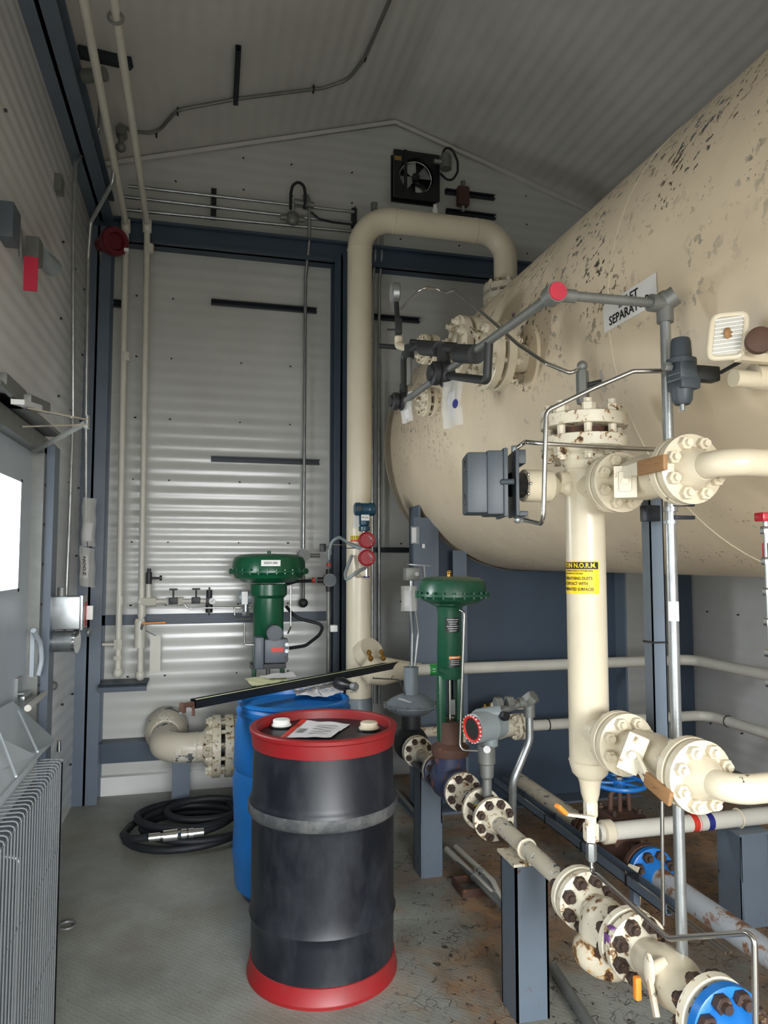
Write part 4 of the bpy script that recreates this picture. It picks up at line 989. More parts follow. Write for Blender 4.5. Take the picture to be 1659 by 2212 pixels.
# pressure gauge assembly at far left
q=aX(856,633,CX)
t=T('pressure_gauge','glass fronted pressure gauge on a needle valve above the cream elbow','gauge',aX(862,745,CX))
O('case',B().lathe(q-X_*.02,V((1,-.2,0)),[(0,.04),(.005,.047),(.032,.047),(.037,.04)],28),'galv',t); O('glass_face',B().cyl(q-X_*.021,q-X_*.024,.038),'pane',t)
O('stem',B().cyl(q-Z_*.04,aX(859,700,CX),.012),'dark_iron',t)
O('block_valve',B().box(aX(861,705,CX),(.028,.028,.075),bev=.003),'dark_iron',t); O('handle',B().bar(aX(861,712,CX),aX(838,712,CX),.008,.008),'dark_iron',t)
O('cream_elbow',B().tube([aX(861,728,CX),aX(861,746,CX),aX(884,752,CX)],.019,.02),'cream_clean',t)
tb=[aX(866,668,CX),aX(905,628,CX+.03),aX(920,621,CX+.05),aX(945,624,1.0),aX(965,632,1.0),aX(982,625,1.0),aX(1070,700,1.02),aX(1120,745,1.0),aX(1180,785,1.0),aX(1232,806,1.05),aX(1246,800,1.07)]
tag(O('capillary_tube',B().tube(tb,.0062,.04),'stainless'),'bent stainless tube from the pressure gauge across the nozzles to the level bridle top','tubing')
bag('tag_bag','clear bag with an oval logo card hanging below the nozzle group',P(975,870,CX-.01),-Y_+X_*.3,Z_,.11,.17,(.055,.1,.0,-.01))
b=B(); q=P(983,872,CX-.02)
for a,r in ((0,1),): b.lathe(q,(1,.3,0),[(0,.016),(.001,.016)],20)
tag(O('oval_logo_sticker',b,'bluelabel'),'small dark round logo sticker on the card of the larger tag bag','sticker')
bag('tag_bag','small clear bag with card behind the far level switch head',P(878,880,CX-.0),-Y_+X_*.3,Z_,.09,.13,(.05,.04,.0,-.03))
# ================================================================== LEVEL BRIDLE (vertical boot)
BX,BY=1.09,1.905
zz=lambda y,Y=BY-.06,x=1262:aX(x,y,BX).z
t=T('level_bridle','tall cream vertical bridle pipe with caution label hanging beside the tank','pipe',(BX,BY,.97)); BR=t
zt0=2.05
O('pipe',B().lathe((BX,BY,0),Z_,[(.985,.022),(.995,.035),(1.01,.05),(1.035,.057),(1.94,.057)],40),'cream_clean',t)
O('weld',B().torus((BX,BY,1.045),Z_,.057,.003,36,6),'cream_clean',t); O('weld',B().torus((BX,BY,1.885),Z_,.057,.003,36,6),'cream_clean',t)
O('reducer',B().lathe((BX,BY,.93),Z_,[(0,.02),(.02,.026),(.05,.03),(.07,.036)],24),'cream_clean',t)
bt=T('bridle_cap_flange','rust-edged cream blind flange bolted on top of the tall bridle pipe','flange',(BX,BY,zt0-.04))
joint(BR,bt,(BX,BY,1.995),Z_,.252,.038,.024,8,.012,'cream_rust','cream_rust','cream_rust',.05,0,hr=.08,hr2=.057,ha2=.057,bc=.8,gask='rust')
for s_,y in ((-1,aX(1340,1040,BX)),(1,aX(1340,1600,BX))):
    O('side_branch',B().lathe((BX,BY-.02,y.z),-Y_,[(0,.05),(.03,.042),(.06,.031),(.12,.0305)],24),'cream_clean',t)
O('left_branch',B().cyl((BX,BY,1.855),(BX-.085,BY,1.855),.024),'cream_clean',t)
# caution label wrapped round the pipe
zc_=aX(1250,1246,BX).z
f1=cylfn(BX,BY,.0578,zc_,-PI/2-1.25)
b=B(); patch(b,f1,.16,.094,20,1); cl=O('caution_label',b,'yellow',t,'yellow and black caution label')
f2=cylfn(BX,BY,.0582,zc_,-PI/2-1.25); b=B(); patch(b,f2,.156,.02,20,1,0,.034)
O('black_band',b,'ink',cl)
f3=cylfn(BX,BY,.0586,zc_,-PI/2-1.25); b=B(); text(b,'CAUTION N.O.R.M.',.019,f3,-.002,.034,.9); O('heading',b,'yellow',cl)
b=B()
for k,(s,sz) in enumerate((('NATURALLY OCCURRING RADIOACTIVE MATERIAL',.0066),('MAY BE PRESENT IN THIS AREA',.006),('AVOID BREATHING DUSTS',.0122),('OR CONTACT WITH',.0122),('CONTAMINATED SURFACES',.0122))):
    text(b,s,sz,f3,0.0,(.019,.011,-.003,-.018,-.034)[k],.82)
O('lettering',b,'ink',cl)
# upper and lower branch valves
def branch(zv,labv,labp,sleeve,up,labs):
    ya,yb=1.735,1.445
    tv=T('ball_valve',labv,'valve',(BX,(ya+yb)/2,zv-.05)); tp=T('branch_pipe',labp,'pipe',(BX,yb,zv))
    joint(BR,tv,(BX,ya,zv),-Y_,.163,.024,.004,8,.0085,'cream_clean','cream','cream',.0,.0,hr=.045,hr2=.031,ha2=.031,bc=.76,gask='cream')
    joint(tv,tp,(BX,yb,zv),-Y_,.163,.024,.004,8,.0085,'cream','cream_clean','cream',.0,.045,hr=.045,hr2=.031,ha2=.035,bc=.76,gask='cream')
    O('body',B().lathe((BX,ya-.02,zv),-Y_,[(0,.04),(.03,.042),(.05,.052),(.12,.058),(.19,.05),(.21,.04),(.26,.04)],28),'cream',tv)
    return tv,tp,ya,yb
zu=aX(1340,1042,BX).z; zd=aX(1340,1603,BX).z
tv,tp,ya,yb=branch(zu,'upper cream ball valve with a worn brown sleeved lever between bolted flanges','upper cream pipe leaving the valve towards the right','brown',True,0)
O('pipe',B().tube([(BX,yb-.02,zu),(BX,yb-.13,zu+.003),(BX+.9,yb-.13,zu+.003)],.0305,.075,n=24,seg=10),'cream_clean',tp)
pc=aX(1352,1042,BX-.07); ps=aX(1380,1012,BX-.095)
e1=V((.6,.8,0)); e2=V((.8,-.6,0)); O('stop_plate',B().box(pc-e1*.015,(.010,.055,.08),(e1,e2,Z_),.003).box(pc-e1*.022+Z_*.0,(.008,.03,.05),(e1,e2,Z_),.003).cyl(pc-e1*.03,pc,.009),'cream_rust',tv)
O('lever',B().bar(pc+V((-.012,0,.02)),ps,.008,.03),'cream_rust',tv); O('lever_sleeve',B().bar(ps,aX(1438,998,BX-.10),.012,.036,.004),'brown_sleeve',tv,'worn brown plastic sleeve')
O('stem',B().cyl(pc,(BX-.03,pc.y,pc.z),.014),'cream',tv)
tv,tp,ya,yb=branch(zd,'lower cream ball valve with orange brown sleeved lever between bolted flanges','lower cream pipe leaving the valve towards the right with chipped paint','o',False,0)
O('pipe',B().tube([(BX,yb-.02,zd),(BX,yb-.12,zd),(BX+.9,yb-.12,zd)],.031,.075,n=24,seg=10),'cream',tp)
pc=aX(1368,1625,BX-.075); pe=aX(1395,1680,BX-.085); ph=aX(1450,1728,BX-.08)
e1=V((.6,.8,0)); e2=V((.75,-.56,-.35)).normalized(); e3=e1.cross(e2); O('stop_plate',B().box(pc-e1*.01,(.012,.05,.095),(e1,e2,e3),.005).cyl(pc-e1*.03,pc,.009),'cream_rust',tv); O('lever',B().bar(pc,pe,.01,.03,.003),'cream_rust',tv); O('lever_sleeve',B().bar(pe,ph,.012,.034,.005),'brown_sleeve',tv,'orange brown lever sleeve'); O('stem',B().cyl(pc,(BX-.03,pc.y,pc.z),.014),'cream',tv)
# drain valve and tubing at the bottom
q=aX(1276,1770,BX)
t=T('drain_valve','small cream drain valve with orange lever under the tall bridle pipe','valve',q-Z_*.06)
O('nipple',B().cyl((BX,BY,.94),(BX,BY,q.z+.04),.0145),'cream_rust',t)
O('body',B().hex((BX,BY,q.z+.03),Z_,.02,.045).hex((BX,BY,q.z-.035),Z_,.022,.05).cyl((BX,BY,q.z+.03),(BX,BY,q.z-.06),.016),'cream_rust',t)
le=aY(1222,1758,BY-.04); lo=aY(1203,1740,BY-.05)
O('lever',B().bar((BX-.005,BY-.03,q.z+.015),le,.018,.008,.002),'cream_rust',t); O('lever_sleeve',B().bar(le,lo,.02,.012,.003),'orange',t,'orange lever sleeve')
O('nut',B().hex((BX,BY,q.z-.09),Z_,.015,.05),'galv',t)
zq=q.z-.1
pts=[(BX,BY,zq),(BX,BY,zq-.05),aX(1292,1890,BX-.005),aX(1445,2028,BX-.02),aX(1615,2015,BX+.02),aX(1630,2030,BX+.02),aX(1633,2240,BX+.02)]
tag(O('drain_tubing',B().tube(pts,.0064,.04,n=12),'stainless'),'stainless tube curving from the drain valve down across the near flanges to the right edge','tubing')
b=B(); b.cyl(aX(1430,1730,BX+.2),aX(1432,1998,BX+.2),.0055); tag(O('steel_tubing',b,'stainless'),'thin vertical stainless tube left of the galvanised pole, in front of the blue flange','tubing')
# needle valve on top
q=V((BX,BY,zt0))
t=T('needle_valve','grey hexagonal bleed valve standing on the top flange of the bridle','valve',q)
O('body',B().hex(q+Z_*.085,Z_,.019,.10).cyl(q,q+Z_*.035,.01),'galv_dull',t); O('top_elbow',B().ball(q+Z_*.15,.016).cyl(q+Z_*.135,q+Z_*.15,.01),'galv_dull',t)
O('handle',B().cyl(q+V((.01,-.01,.09)),q+V((.05,-.02,.10)),.008),'dark_iron',t); O('handle_bar',B().bar(q+V((.05,-.02,.135)),q+V((.056,-.022,.07)),.006,.006),'chrome',t)
# ---- level controller
q=aY(1060,1047,BY)
t=T('level_controller','dark grey boxy level controller fixed left of the bridle by a cream cylinder','controller',q-Z_*.1)
ang=math.radians(-14); ex=V((math.cos(ang),math.sin(ang),0)); ey=V((-math.sin(ang),math.cos(ang),0)); ax=(ex,ey,Z_)
k=q
O('cover',B().box(k-ex*.045,(.06,.13,.17),ax,.008),'box_dark',t)
O('case',B().box(k+ex*.005,(.05,.14,.178),ax,.006),'box_dark',t)
O('rim',B().box(k+ex*.031,(.012,.152,.19),ax,.003),'box_dark',t)
O('back_plate',B().box(k+ex*.065,(.01,.13,.185),ax,.003),'box_dark',t)
O('bracket',B().box(k+ex*.078+Z_*.075,(.03,.09,.04),ax,.003),'box_dark',t); O('bracket',B().box(k+ex*.08-Z_*.085,(.035,.09,.014),ax,.003),'box_dark',t)
for dz in (.05,-.045): O('slot',B().ball(k-ex*.076-ey*.02+Z_*dz,.018,(.12,.35,1)),'black',t)
for sx in (-.03,.02): pass
O('hub',B().cyl(k+ex*.06,(BX-.19,BY,k.z),.036),'black',t)
O('knob',B().cyl(k+ex*.02-ey*.07,k+ex*.05-ey*.085,.008),'box_dark',t)
for a_ in range(5): O('screw',B().ball(k+ex*.1+V((0,-.036*math.cos(a_-2)*.9,.036*math.sin(a_-2)*.9)),.005),'chrome',t)
O('cylinder',B().lathe((BX-.2,BY,k.z),X_,[(0,.038),(.004,.047),(.085,.047),(.1,.035),(.115,.02),(.2,.02)],28),'cream_clean',t)
O('ball_joint',B().ball((BX-.055,BY,k.z),.028),'cream_clean',t)
q1=k+ex*.07+Z_*.1; q2=k+ex*.075-Z_*.1
t=T('tube_fittings','pair of small steel tube elbows on the level controller','fitting',q1)
O('upper_elbow',B().hex(q1,Z_,.01,.025),'galv',t); O('lower_elbow',B().ball(q2,.011).hex(q2+X_*.02,X_,.009,.025),'galv',t)
yy=BY-.15
tag(O('controller_tubing',B().tube([q1,q1+V((.03,-.01,.025)),aY(1138,956,yy),aY(1300,966,yy),aY(1415,971,yy)],.0062,.05),'stainless'),'stainless tube from the top of the level controller running right to the upper valve','tubing')
yy=BY-.19
tag(O('regulator_tubing',B().tube([q2+X_*.02,aY(1168,1131,yy+.05),aY(1174,1120,yy),aY(1180,888,yy),aY(1284,838,1.66),aY(1368,802,1.62),aY(1432,801,1.60)],.0062,.025),'stainless'),'stainless tube looping from under the controller up over the flange to the black regulator','tubing')
# ---- black regulator on the pole
q=aX(1472,805,1.14); 
t=T('air_regulator','dark grey filter regulator beside the galvanised pole in front of the tank','regulator',q-Z_*.09)
s=.001*1.14/.96
O('bonnet',B().lathe(q+Z_*.03,Z_,[(0,.03),(.004,.026),(.045,.024),(.055,.021),(.058,.012)],24),'box_dark',t)
O('body',B().box(q+V((0,0,.005)),(.05,.06,.055),bev=.008).cyl(q+Z_*.02,q+Z_*.032,.036),'box_dark',t)
O('lower_body',B().box(q+V((.005,0,-.03)),(.055,.06,.03),bev=.006),'box_dark',t)
O('bowl',B().lathe(q-Z_*.04,-Z_,[(0,.027),(.03,.024),(.04,.018)],20),'box_dark',t); O('drain_cock',B().cyl(q-Z_*.075,q-Z_*.095,.006).bar(q+V((-.012,0,-.097)),q+V((.012,0,-.092)),.005,.003),'galv',t)
for dz in (-.01,.0): O('fin',B().bar(q+V((-.055,-.02,-.018+dz*1.5)),q+V((.0,-.03,.0+dz*1.5)),.004,.003),'box_dark',t)
O('inlet_nut',B().hex(q+V((-.04,0,.012)),X_,.012,.02),'galv_dull',t)
q2=q+X_*.065
t=T('shutoff_valve','dark square valve with flat lever right of the regulator','valve',q2)
O('body',B().box(q2,(.07,.035,.038),bev=.006),'dark_iron',t)
O('lever',B().bar(q2+V((.03,-.02,.0)),aX(1605,778,1.24),.012,.006,.002),'dark_iron',t)
# nozzle at right edge
q=aX(1600,818,1.24); ang=math.asin((q.z-TZ)/TR); xs=TX-TR*math.cos(ang)
O('side_coupling',B().cyl((1.22,q.y,q.z),(1.5,q.y,q.z),.021),'cream_clean',TANK); 
q=aX(1640,815,1.3); O('side_socket',B().cyl(q-V((0.02,0,0)),q+X_*.2,.032),'cream_clean',TANK)
# framed lens and dark knob at right edge
q=aX(1572,726,1.16)
t=T('level_gauge_head','white framed rectangular ribbed instrument face near the right edge','instrument',q-Z_*.05)
e1=V((.85,-.5,.0)).normalized(); 
fr=[]
for i in range(40):
    a=2*PI*i/40; cx=math.copysign(abs(math.cos(a))**.35,math.cos(a))*.036; cy=math.copysign(abs(math.sin(a))**.35,math.sin(a))*.05
    fr.append(q+e1*(cx+cy*.12)+Z_*cy)
b=B(); nrm=e1.cross(Z_).normalized(); fr.append(fr[0]); b.sweep(fr,.007,10,cap=False); O('frame',b,'cream_clean',t)
b=B(); b.poly([p+nrm*.0 for p in fr[:-1]],nrm*-.012); 
O('face',b,'white_pipe',t)
b=B()
for i in range(9):
    z=-.038+.0095*i; b.tube([q+e1*(-.03+z*.12)+Z_*z+nrm*.004,q+e1*(.03+z*.12)+Z_*(z+.004)+nrm*.004],.0022,n=6)
O('rib',b,'white',t); O('emblem',B().ball(q+nrm*.004+Z_*.005,.014,(.8,.4,1)),'brown_sleeve',t)
O('mounting_arm',B().bar(q-Z_*.05+e1*.02,q+V((.16,.02,-.04)),.02,.02),'cream_clean',t)
q=aX(1640,736,1.2); tag(O('round_knob',B().lathe(q,V((-.5,-.85,0)),[(-.03,.02),(-.01,.029),(.012,.029),(.016,.022)],28),'rust'),'dark round knob at the right edge beside the ribbed instrument face','knob')
# red lever and chain of nuts right edge
q0=aX(1650,1150,.86)
t=T('gauge_glass_rods','row of bright nuts on a rod with a red lever at the right edge','valve',(q0.x,q0.y,.6))
q1=aX(1652,1118,.86); O('lever',B().bb(q1+V((-.012,-.01,-.006)),q1+V((.06,.01,.008)),.003),'red',t)
O('rod',B().cyl((q0.x+.004,q0.y,q1.z-.33),(q0.x+.004,q0.y,q1.z),.004),'galv',t)
for y in (1145,1212,1278,1343,1410,1475):
    p=aX(1653,y,.86); O('nut',B().hex((q0.x+.004,q0.y,p.z),Z_,.0085,.012),'chrome',t)
O('red_block',B().bb(q1+V((.002,-.008,-.07)),q1+V((.05,.01,-.04))),'red',t)
# strut post with clamp behind the valves
xs_=aX(1422,1300,1.22)
t=T('strut_post','blue grey channel post clamped to the galvanised pole behind the ball valves','support',(xs_.x,xs_.y,1.0))
zt1=aX(1422,1075,1.22).z; zb1=aX(1422,1640,1.22).z
b=B(); yy=xs_.y; xx=xs_.x
b.bb((xx-.02,yy,zb1),(xx+.022,yy+.004,zt1)); b.bb((xx-.02,yy,zb1),(xx-.017,yy+.04,zt1)); b.bb((xx+.019,yy,zb1),(xx+.022,yy+.04,zt1)); b.bb((BX-.03,yy,zb1),(xx,yy+.03,zb1+.02)); O('channel',b,'steel_rustfoot',t)
p=aX(1388,1112,1.2); 
O('clamp_bracket',B().bb((p.x-.035,yy-.035,p.z-.022),(PX0+.03,yy-.005,p.z+.022),.003),'strut',t)
O('clamp_bolt',B().bb((PX0+.0,PY0-.02,p.z+.012),(PX0+.06,PY0-.005,p.z+.02),.002).bb((PX0+.0,PY0-.02,p.z-.022),(PX0+.06,PY0-.005,p.z-.012),.002),'strut',t)
O('tie',B().bb((xx-.023,yy-.003,aX(1422,1387,1.22).z-.003),(xx+.025,yy+.043,aX(1422,1387,1.22).z+.002)),'black',t)
b=B(); zq=aX(1455,1320,PX0).z; fn=cylfn(PX0,PY0,.0145,zq,-PI/2-.35); patch(b,fn,.035,.05,8,1); tag(O('pole_sticker',b,'paper'),'white printed sticker wrapped round the galvanised pole','sticker')
# ================================================================== METER RUN (low line along the room)
MX,MZ=1.15,.58
mY=lambda x:aX(x,1800,MX).y
def sup(name,lab,x,y,w,d,zt,mat='steel_rustfoot',plate=True):
    t=T(name,lab,'support',(x,y,0)); b=B()
    b.bb((x-w/2,y-d/2,.0),(x+w/2,y-d/2+.008,zt)); b.bb((x-w/2,y+d/2-.008,0),(x+w/2,y+d/2,zt)); b.bb((x-.004,y-d/2,0),(x+.004,y+d/2,zt)) if False else b.bb((x-w/2,y-d/2,0),(x-w/2+.008,y+d/2,zt)).bb((x+w/2-.008,y-d/2,0),(x+w/2,y+d/2,zt))
    O('post',b,mat,t)
    if plate: O('top_plate',B().bb((x-w/2-.01,y-d/2-.01,zt),(x+w/2+.01,y+d/2+.01,zt+.01)),'cream_rust' if plate=='c' else mat,t)
    return t
RF='cream_rust'
M['cap_rust']=paint('cream_paint_rust_edged',(214,204,180),.45,(70,42,24),1.0,26,rim=(190,140,70),patch=5)
# diaphragm regulator at the far end of the run
ry=4.0
t=T('pressure_regulator','grey diaphragm regulator with tall spring case behind the green actuator','regulator',(MX,ry,MZ-.1)); REG=t
zr=lambda y:aY(888,y,ry).z
rx=aY(888,1500,ry).x
O('diaphragm_case',B().lathe((rx,ry,zr(1522)),Z_,[(-.055,.05),(-.05,.09),(-.02,.14),(-.004,.148),(-.004,.16),(.004,.16),(.004,.148),(.03,.12),(.055,.07),(.06,.045)],44),'reg_grey',t)
for i in range(16):
    a=2*PI*i/16; p=V((rx+.154*math.cos(a),ry+.154*math.sin(a),zr(1522))); bolt(t,p-Z_*.004,p+Z_*.004,.004,'galv_dull',ext=.002)
O('spring_case',B().cyl((rx,ry,zr(1522)+.05),(rx,ry,zr(1443)),.042,n=28).lathe((rx,ry,zr(1443)),Z_,[(0,.044),(.006,.044),(.008,.01),(.03,.01)],20),'reg_grey',t)
O('plate',B().bar((rx-.09,ry-.06,zr(1522)+.05),(rx-.03,ry-.11,zr(1522)+.035),.03,.002),'paper',t)
O('body',B().ball((rx,ry,MZ),.10,(1.0,1.25,1)).cyl((rx,ry,MZ+.05),(rx,ry,zr(1522)-.04),.055),'dark_iron',t)
tag(O('sensing_tube',B().tube([(rx-.04,ry-.02,zr(1500)),aY(862,1468,ry),aY(805,1465,ry+.1)],.004,.02),'dark_iron'),'thin dark sensing tube from the grey regulator towards the tall pipe','tubing')
q=aY(889,1240,3.95); t=T('limit_switch_box','grey metal switch box with steel bracket above the diaphragm regulator beside the saddle','switch box',q-Z_*.05)
O('case',B().box(q,(.085,.07,.075),bev=.01),'galv_dull',t); O('cover_screw',B().cyl(q+V((.02,-.036,0)),q+V((.02,-.04,0)),.012),'galv',t)
O('bracket',B().bar(q+V((-.02,0,.055)),q+V((.11,0,.045)),.05,.006,.001),'galv',t); O('bracket_leg',B().bar(q+V((.07,0,.045)),q+V((.075,0,-.02)),.03,.006),'galv',t)
O('neck',B().cyl(q-Z_*.035,q-Z_*.09,.012),'galv',t)
for dx,l in ((-.004,'left'),(.014,'right')):
    z1=zr(1443)+.02
    tag(O('flexible_conduit',B().tube([q+V((dx,0,-.08)),q+V((dx*1.5,0,-.2)),V((rx+dx*2+.008,ry-.03,z1+.18)),V((rx+dx,ry-.03,z1))],.009,.08),'galv'),l+' of two thin grey conduits dropping from the switch box to the grey regulator','conduit')
bag('tag_bag','crumpled clear bag with white card tied under the grey switch box',aY(884,1293,3.88),X_,Z_,.09,.14,(.04,.09,-.012,0))
sp=T('pipe_spool','short cream spool between the grey regulator and the green control valve','pipe',(MX,3.65,MZ))
joint(REG,sp,(MX,3.83,MZ),-Y_,.165,.022,.006,8,.009,'cream_chip','cream_rust','rust_bolt',.03,.04,hr=.05,hr2=.0305,phase=.5,bc=.76)
y1=3.46
O('pipe',B().cyl((MX,3.80,MZ),(MX,y1,MZ),.0302),'cream_rust',sp)
cv=T('control_valve','tall green diaphragm control valve standing on the low meter run','valve',(MX,3.29,MZ))
joint(sp,cv,(MX,y1,MZ),-Y_,.165,.022,.006,8,.009,'cream_rust','body_blue','rust_bolt',.04,.02,hr=.05,hr2=.05,ha2=.0302,bc=.76)
O('body',B().lathe((MX,y1-.02,MZ),-Y_,[(0,.055),(.05,.07),(.13,.09),(.21,.075),(.27,.058)],28).cyl((MX,3.29,MZ),(MX,3.29,MZ+.14),.075,n=28),'body_blue',cv)
GY=3.29; gx=MX
gz=lambda y:aY(980,y,GY).z
O('bonnet',B().lathe((gx,GY,MZ+.12),Z_,[(0,.085),(.02,.09),(.04,.09),(.06,.06),(.16,.055)],24),'rust',cv)
zy0,zy1=gz(1600),gz(1465)
for s in(-1,1): O('yoke_leg',B().bar((gx+s*.042,GY,zy0),(gx+s*.046,GY,zy1+.02),.035,.05,.008,up=(0,1,0)),'green_worn',cv)
O('yoke_barrel',B().lathe((gx,GY,zy1),Z_,[(0,.05),(.02,.062),(gz(1320)-zy1,.057),(gz(1310)-zy1,.065),(gz(1305)-zy1,.09),(gz(1296)-zy1,.09)],32),'green_worn',cv)
O('stem',B().cyl((gx,GY,zy0),(gx,GY,zy1),.008),'stainless',cv)
O('travel_scale',B().bb((gx-.012,GY-.04,gz(1540)),(gx+.012,GY-.035,gz(1508))),'galv',cv)
cz=gz(1284)
casing(cv,(gx+.015,GY,cz),.178,.085,.045,'green_worn',22)
O('vent',B().cyl((gx,GY,cz+.08),(gx,GY,cz+.1),.01).ball((gx,GY,cz+.105),.012),'brass',cv)
q=V((gx+.012,GY-.0585,gz(1348))); fnp=cylfn(gx,GY,.0592,gz(1348),-PI/2-.05)
b=B(); patch(b,fnp,.075,.07,10,1); pl=O('nameplate',b,'black',cv)
b=B(); fn2=cylfn(gx,GY,.0598,gz(1348),-PI/2-.05)
for k in range(6): patch(b,fn2,.06-.012*(k%3),.0025,4,1,0,.026-.0105*k)
O('print_lines',b,'paper',pl)
fn3=cylfn(gx,GY,.0625,gz(1427),-PI/2+.1); b=B(); patch(b,fn3,.06,.045,10,1); pl=O('warning_label',b,'black',cv)
b=B(); patch(b,cylfn(gx,GY,.063,gz(1427),-PI/2+.1),.06,.012,10,1,0,.0225); O('orange_band',b,'orange',pl)
b=B(); text(b,'WARNING',.009,cylfn(gx,GY,.0635,gz(1427),-PI/2+.1),0,.0225); 
for k in range(3): patch(b,cylfn(gx,GY,.0635,gz(1427),-PI/2+.1),.045,.002,4,1,0,.008-.009*k)
O('lettering',b,'paper',pl)
O('side_boss',B().cyl((gx-.05,GY-.03,gz(1445)),(gx-.045,GY-.085,gz(1445)),.014),'green_worn',cv)
tb=[aY(994,1318,GY-.1),aY(1003,1322,GY-.12),aY(1003,1335,GY-.12),aY(993,1610,GY-.12),aY(1000,1621,GY-.13),aY(1056,1623,GY-.2)]
tag(O('steel_tubing',B().tube(tb,.0065,.03),'stainless'),'stainless tube running down the right of the green control valve to the transmitter','tubing')
# spool with flow band
sp=T('pipe_spool','short cream spool with a red white and blue flow band on the meter run','pipe',(MX,3.0,MZ))
yb_=3.14
joint(cv,sp,(MX,yb_,MZ),-Y_,.17,.024,.008,8,.010,'body_blue','cream_rust','rust_bolt',.02,.06,hr=.05,hr2=.031,phase=.5,bc=.76,ha2=.05)
O('pipe',B().cyl((MX,3.12,MZ),(MX,2.93,MZ),.0305,n=28),'cream_rust',sp)
def ringfn(y0,R): return lambda x,y: V((MX+R*math.sin(x/R),y0-y,MZ+R*math.cos(x/R)))
b=B(); patch(b,ringfn(3.01,.0312),.19,.03,28,1); bl_=O('flow_band',b,'bluelabel',sp)
b=B(); patch(b,ringfn(3.01,.0316),.19,.012,28,1,0,.022); O('red_band',b,'redlabel',bl_)
b=B(); 
for k in range(7): patch(b,ringfn(3.01,.0318),.007,.02,1,1,-.084+.028*k,.0)
O('arrows',b,'white',bl_)
# meter with transmitter
mt=T('flow_meter','wafer flow meter held between two cream flanges below the grey transmitter','meter',(MX,2.83,MZ))
p2=T('meter_run_pipe','long cream pipe with flaking paint from the flow meter to the check valve','pipe',(MX,2.4,MZ))
disc(sp,(MX,2.885,MZ),Y_,.17,.024,'cream_rust',.03,.045,.031); 
disc(p2,(MX,2.785,MZ),-Y_,.17,.026,'cream_rust',.05,.05,.031)
O('wafer_body',B().cyl((MX,2.884,MZ),(MX,2.786,MZ),.05,n=28),'trans_grey',mt)
for i in range(8):
    w=2*PI*(i+.5)/8; d=V((math.cos(w),0,math.sin(w)))*.065
    bolt(mt,V((MX,2.76,MZ))+d,V((MX,2.91,MZ))+d,.010,'rust_bolt')
O('tag_strip',B().bar((MX-.055,2.86,MZ+.02),(MX-.045,2.81,MZ+.05),.02,.003),'yellow',mt)
O('pipe',B().cyl((MX,2.74,MZ),(MX,2.08,MZ),.0305,n=28),'cream_chip',p2)
b=B(); b.torus((MX,2.46,MZ),Y_,.034,.005,28,8); O('u_bolt',b,'cream_rust',p2)
ms=lambda y,x=1068:aY(x,y,2.835)
t=T('flow_transmitter','light grey transmitter housing with red rimmed window on a stem above the flow meter','transmitter',(MX,2.835,MZ+.05))
O('stem',B().lathe((MX,2.835,MZ+.04),Z_,[(0,.02),(.10,.02),(.11,.028),(.16,.03),(.165,.036),(.235,.036),(.24,.027),(ms(1600).z-MZ-.04,.027)],20),'galv_dull',t)
h=aY(1050,1567,2.83); dx=V((-.92,-.32,-.06)).normalized()
O('housing',B().lathe(h-dx*.075,dx,[(0,.05),(.006,.062),(.05,.064),(.055,.066),(.06,.064),(.14,.060),(.145,.05)],36),'trans_grey',t)
O('neck_boss',B().cyl(h-Z_*.03+dx*-.02,h-Z_*.085+dx*-.02,.034),'trans_grey',t)
O('upper_boss',B().lathe(h+V((.015,0,.045)),(.75,-.25,.15),[(-.07,.02),(-.05,.03),(.03,.03),(.05,.03)],20),'trans_grey',t)
O('plug',B().hex(h+V((.06,-.05,.045)),(.3,-1,.05),.02,.03),'black',t)
fc=h+dx*.075
O('window_rim',B().torus(fc,dx,.050,.007,28,8),'redlabel',t); O('window',B().cyl(fc-dx*.005,fc+dx*.001,.042),'dark_iron',t)
b=B(); a_,u_,v_=frame(dx)
for i in range(20): 
    w=2*PI*i/20; b.box(fc+(u_*math.cos(w)+v_*math.sin(w))*.055+dx*.003,(.006,.006,.006))
O('rim_lugs',b,'paper',t)
q=aY(1052,1619,2.78); O('oval_tag',B().lathe(q,(-.5,-1,.1),[(0,.015),(.001,.015)],20),'paper',t,'oval white tag')
c=aY(1143,1517,2.84)
t=T('conduit_riser','galvanised conduit bending down from the transmitter cross fitting to the floor','conduit',(aY(1105,1900,2.84).x,2.84,0))
pb=[c-Z_*.03,aY(1144,1600,2.84),aY(1108,1688,2.84),aY(1103,1900,2.84)]
pb[3].x=pb[2].x
pb+= [V((pb[2].x,2.82,.16)),V((pb[2].x,2.72,.06)),V((pb[2].x-.1,3.0,.045))]
O('conduit',B().tube([c-Z_*.03,pb[1],pb[2],V((aY(1103,1900,3.02).x,3.02,.05)),aZ(1040,1895,.05)],.0165,.09,n=18),'galv',t)
O('elbow_cap',B().hex(c+V((.0,-.01,.015)),(.45,-.6,.6),.03,.05),'galv_dull',t); O('elbow',B().cyl(c+Z_*.01,c-Z_*.06,.024).cyl(c,c-X_*.05,.022),'galv_dull',t)
O('union',B().cyl(c-X_*.03,h+V((.05,0,.05)),.016).hex(c-X_*.09-Z_*.0,X_,.032,.03).hex(c-X_*.14+Z_*.0,X_,.03,.03),'galv_dull',t)
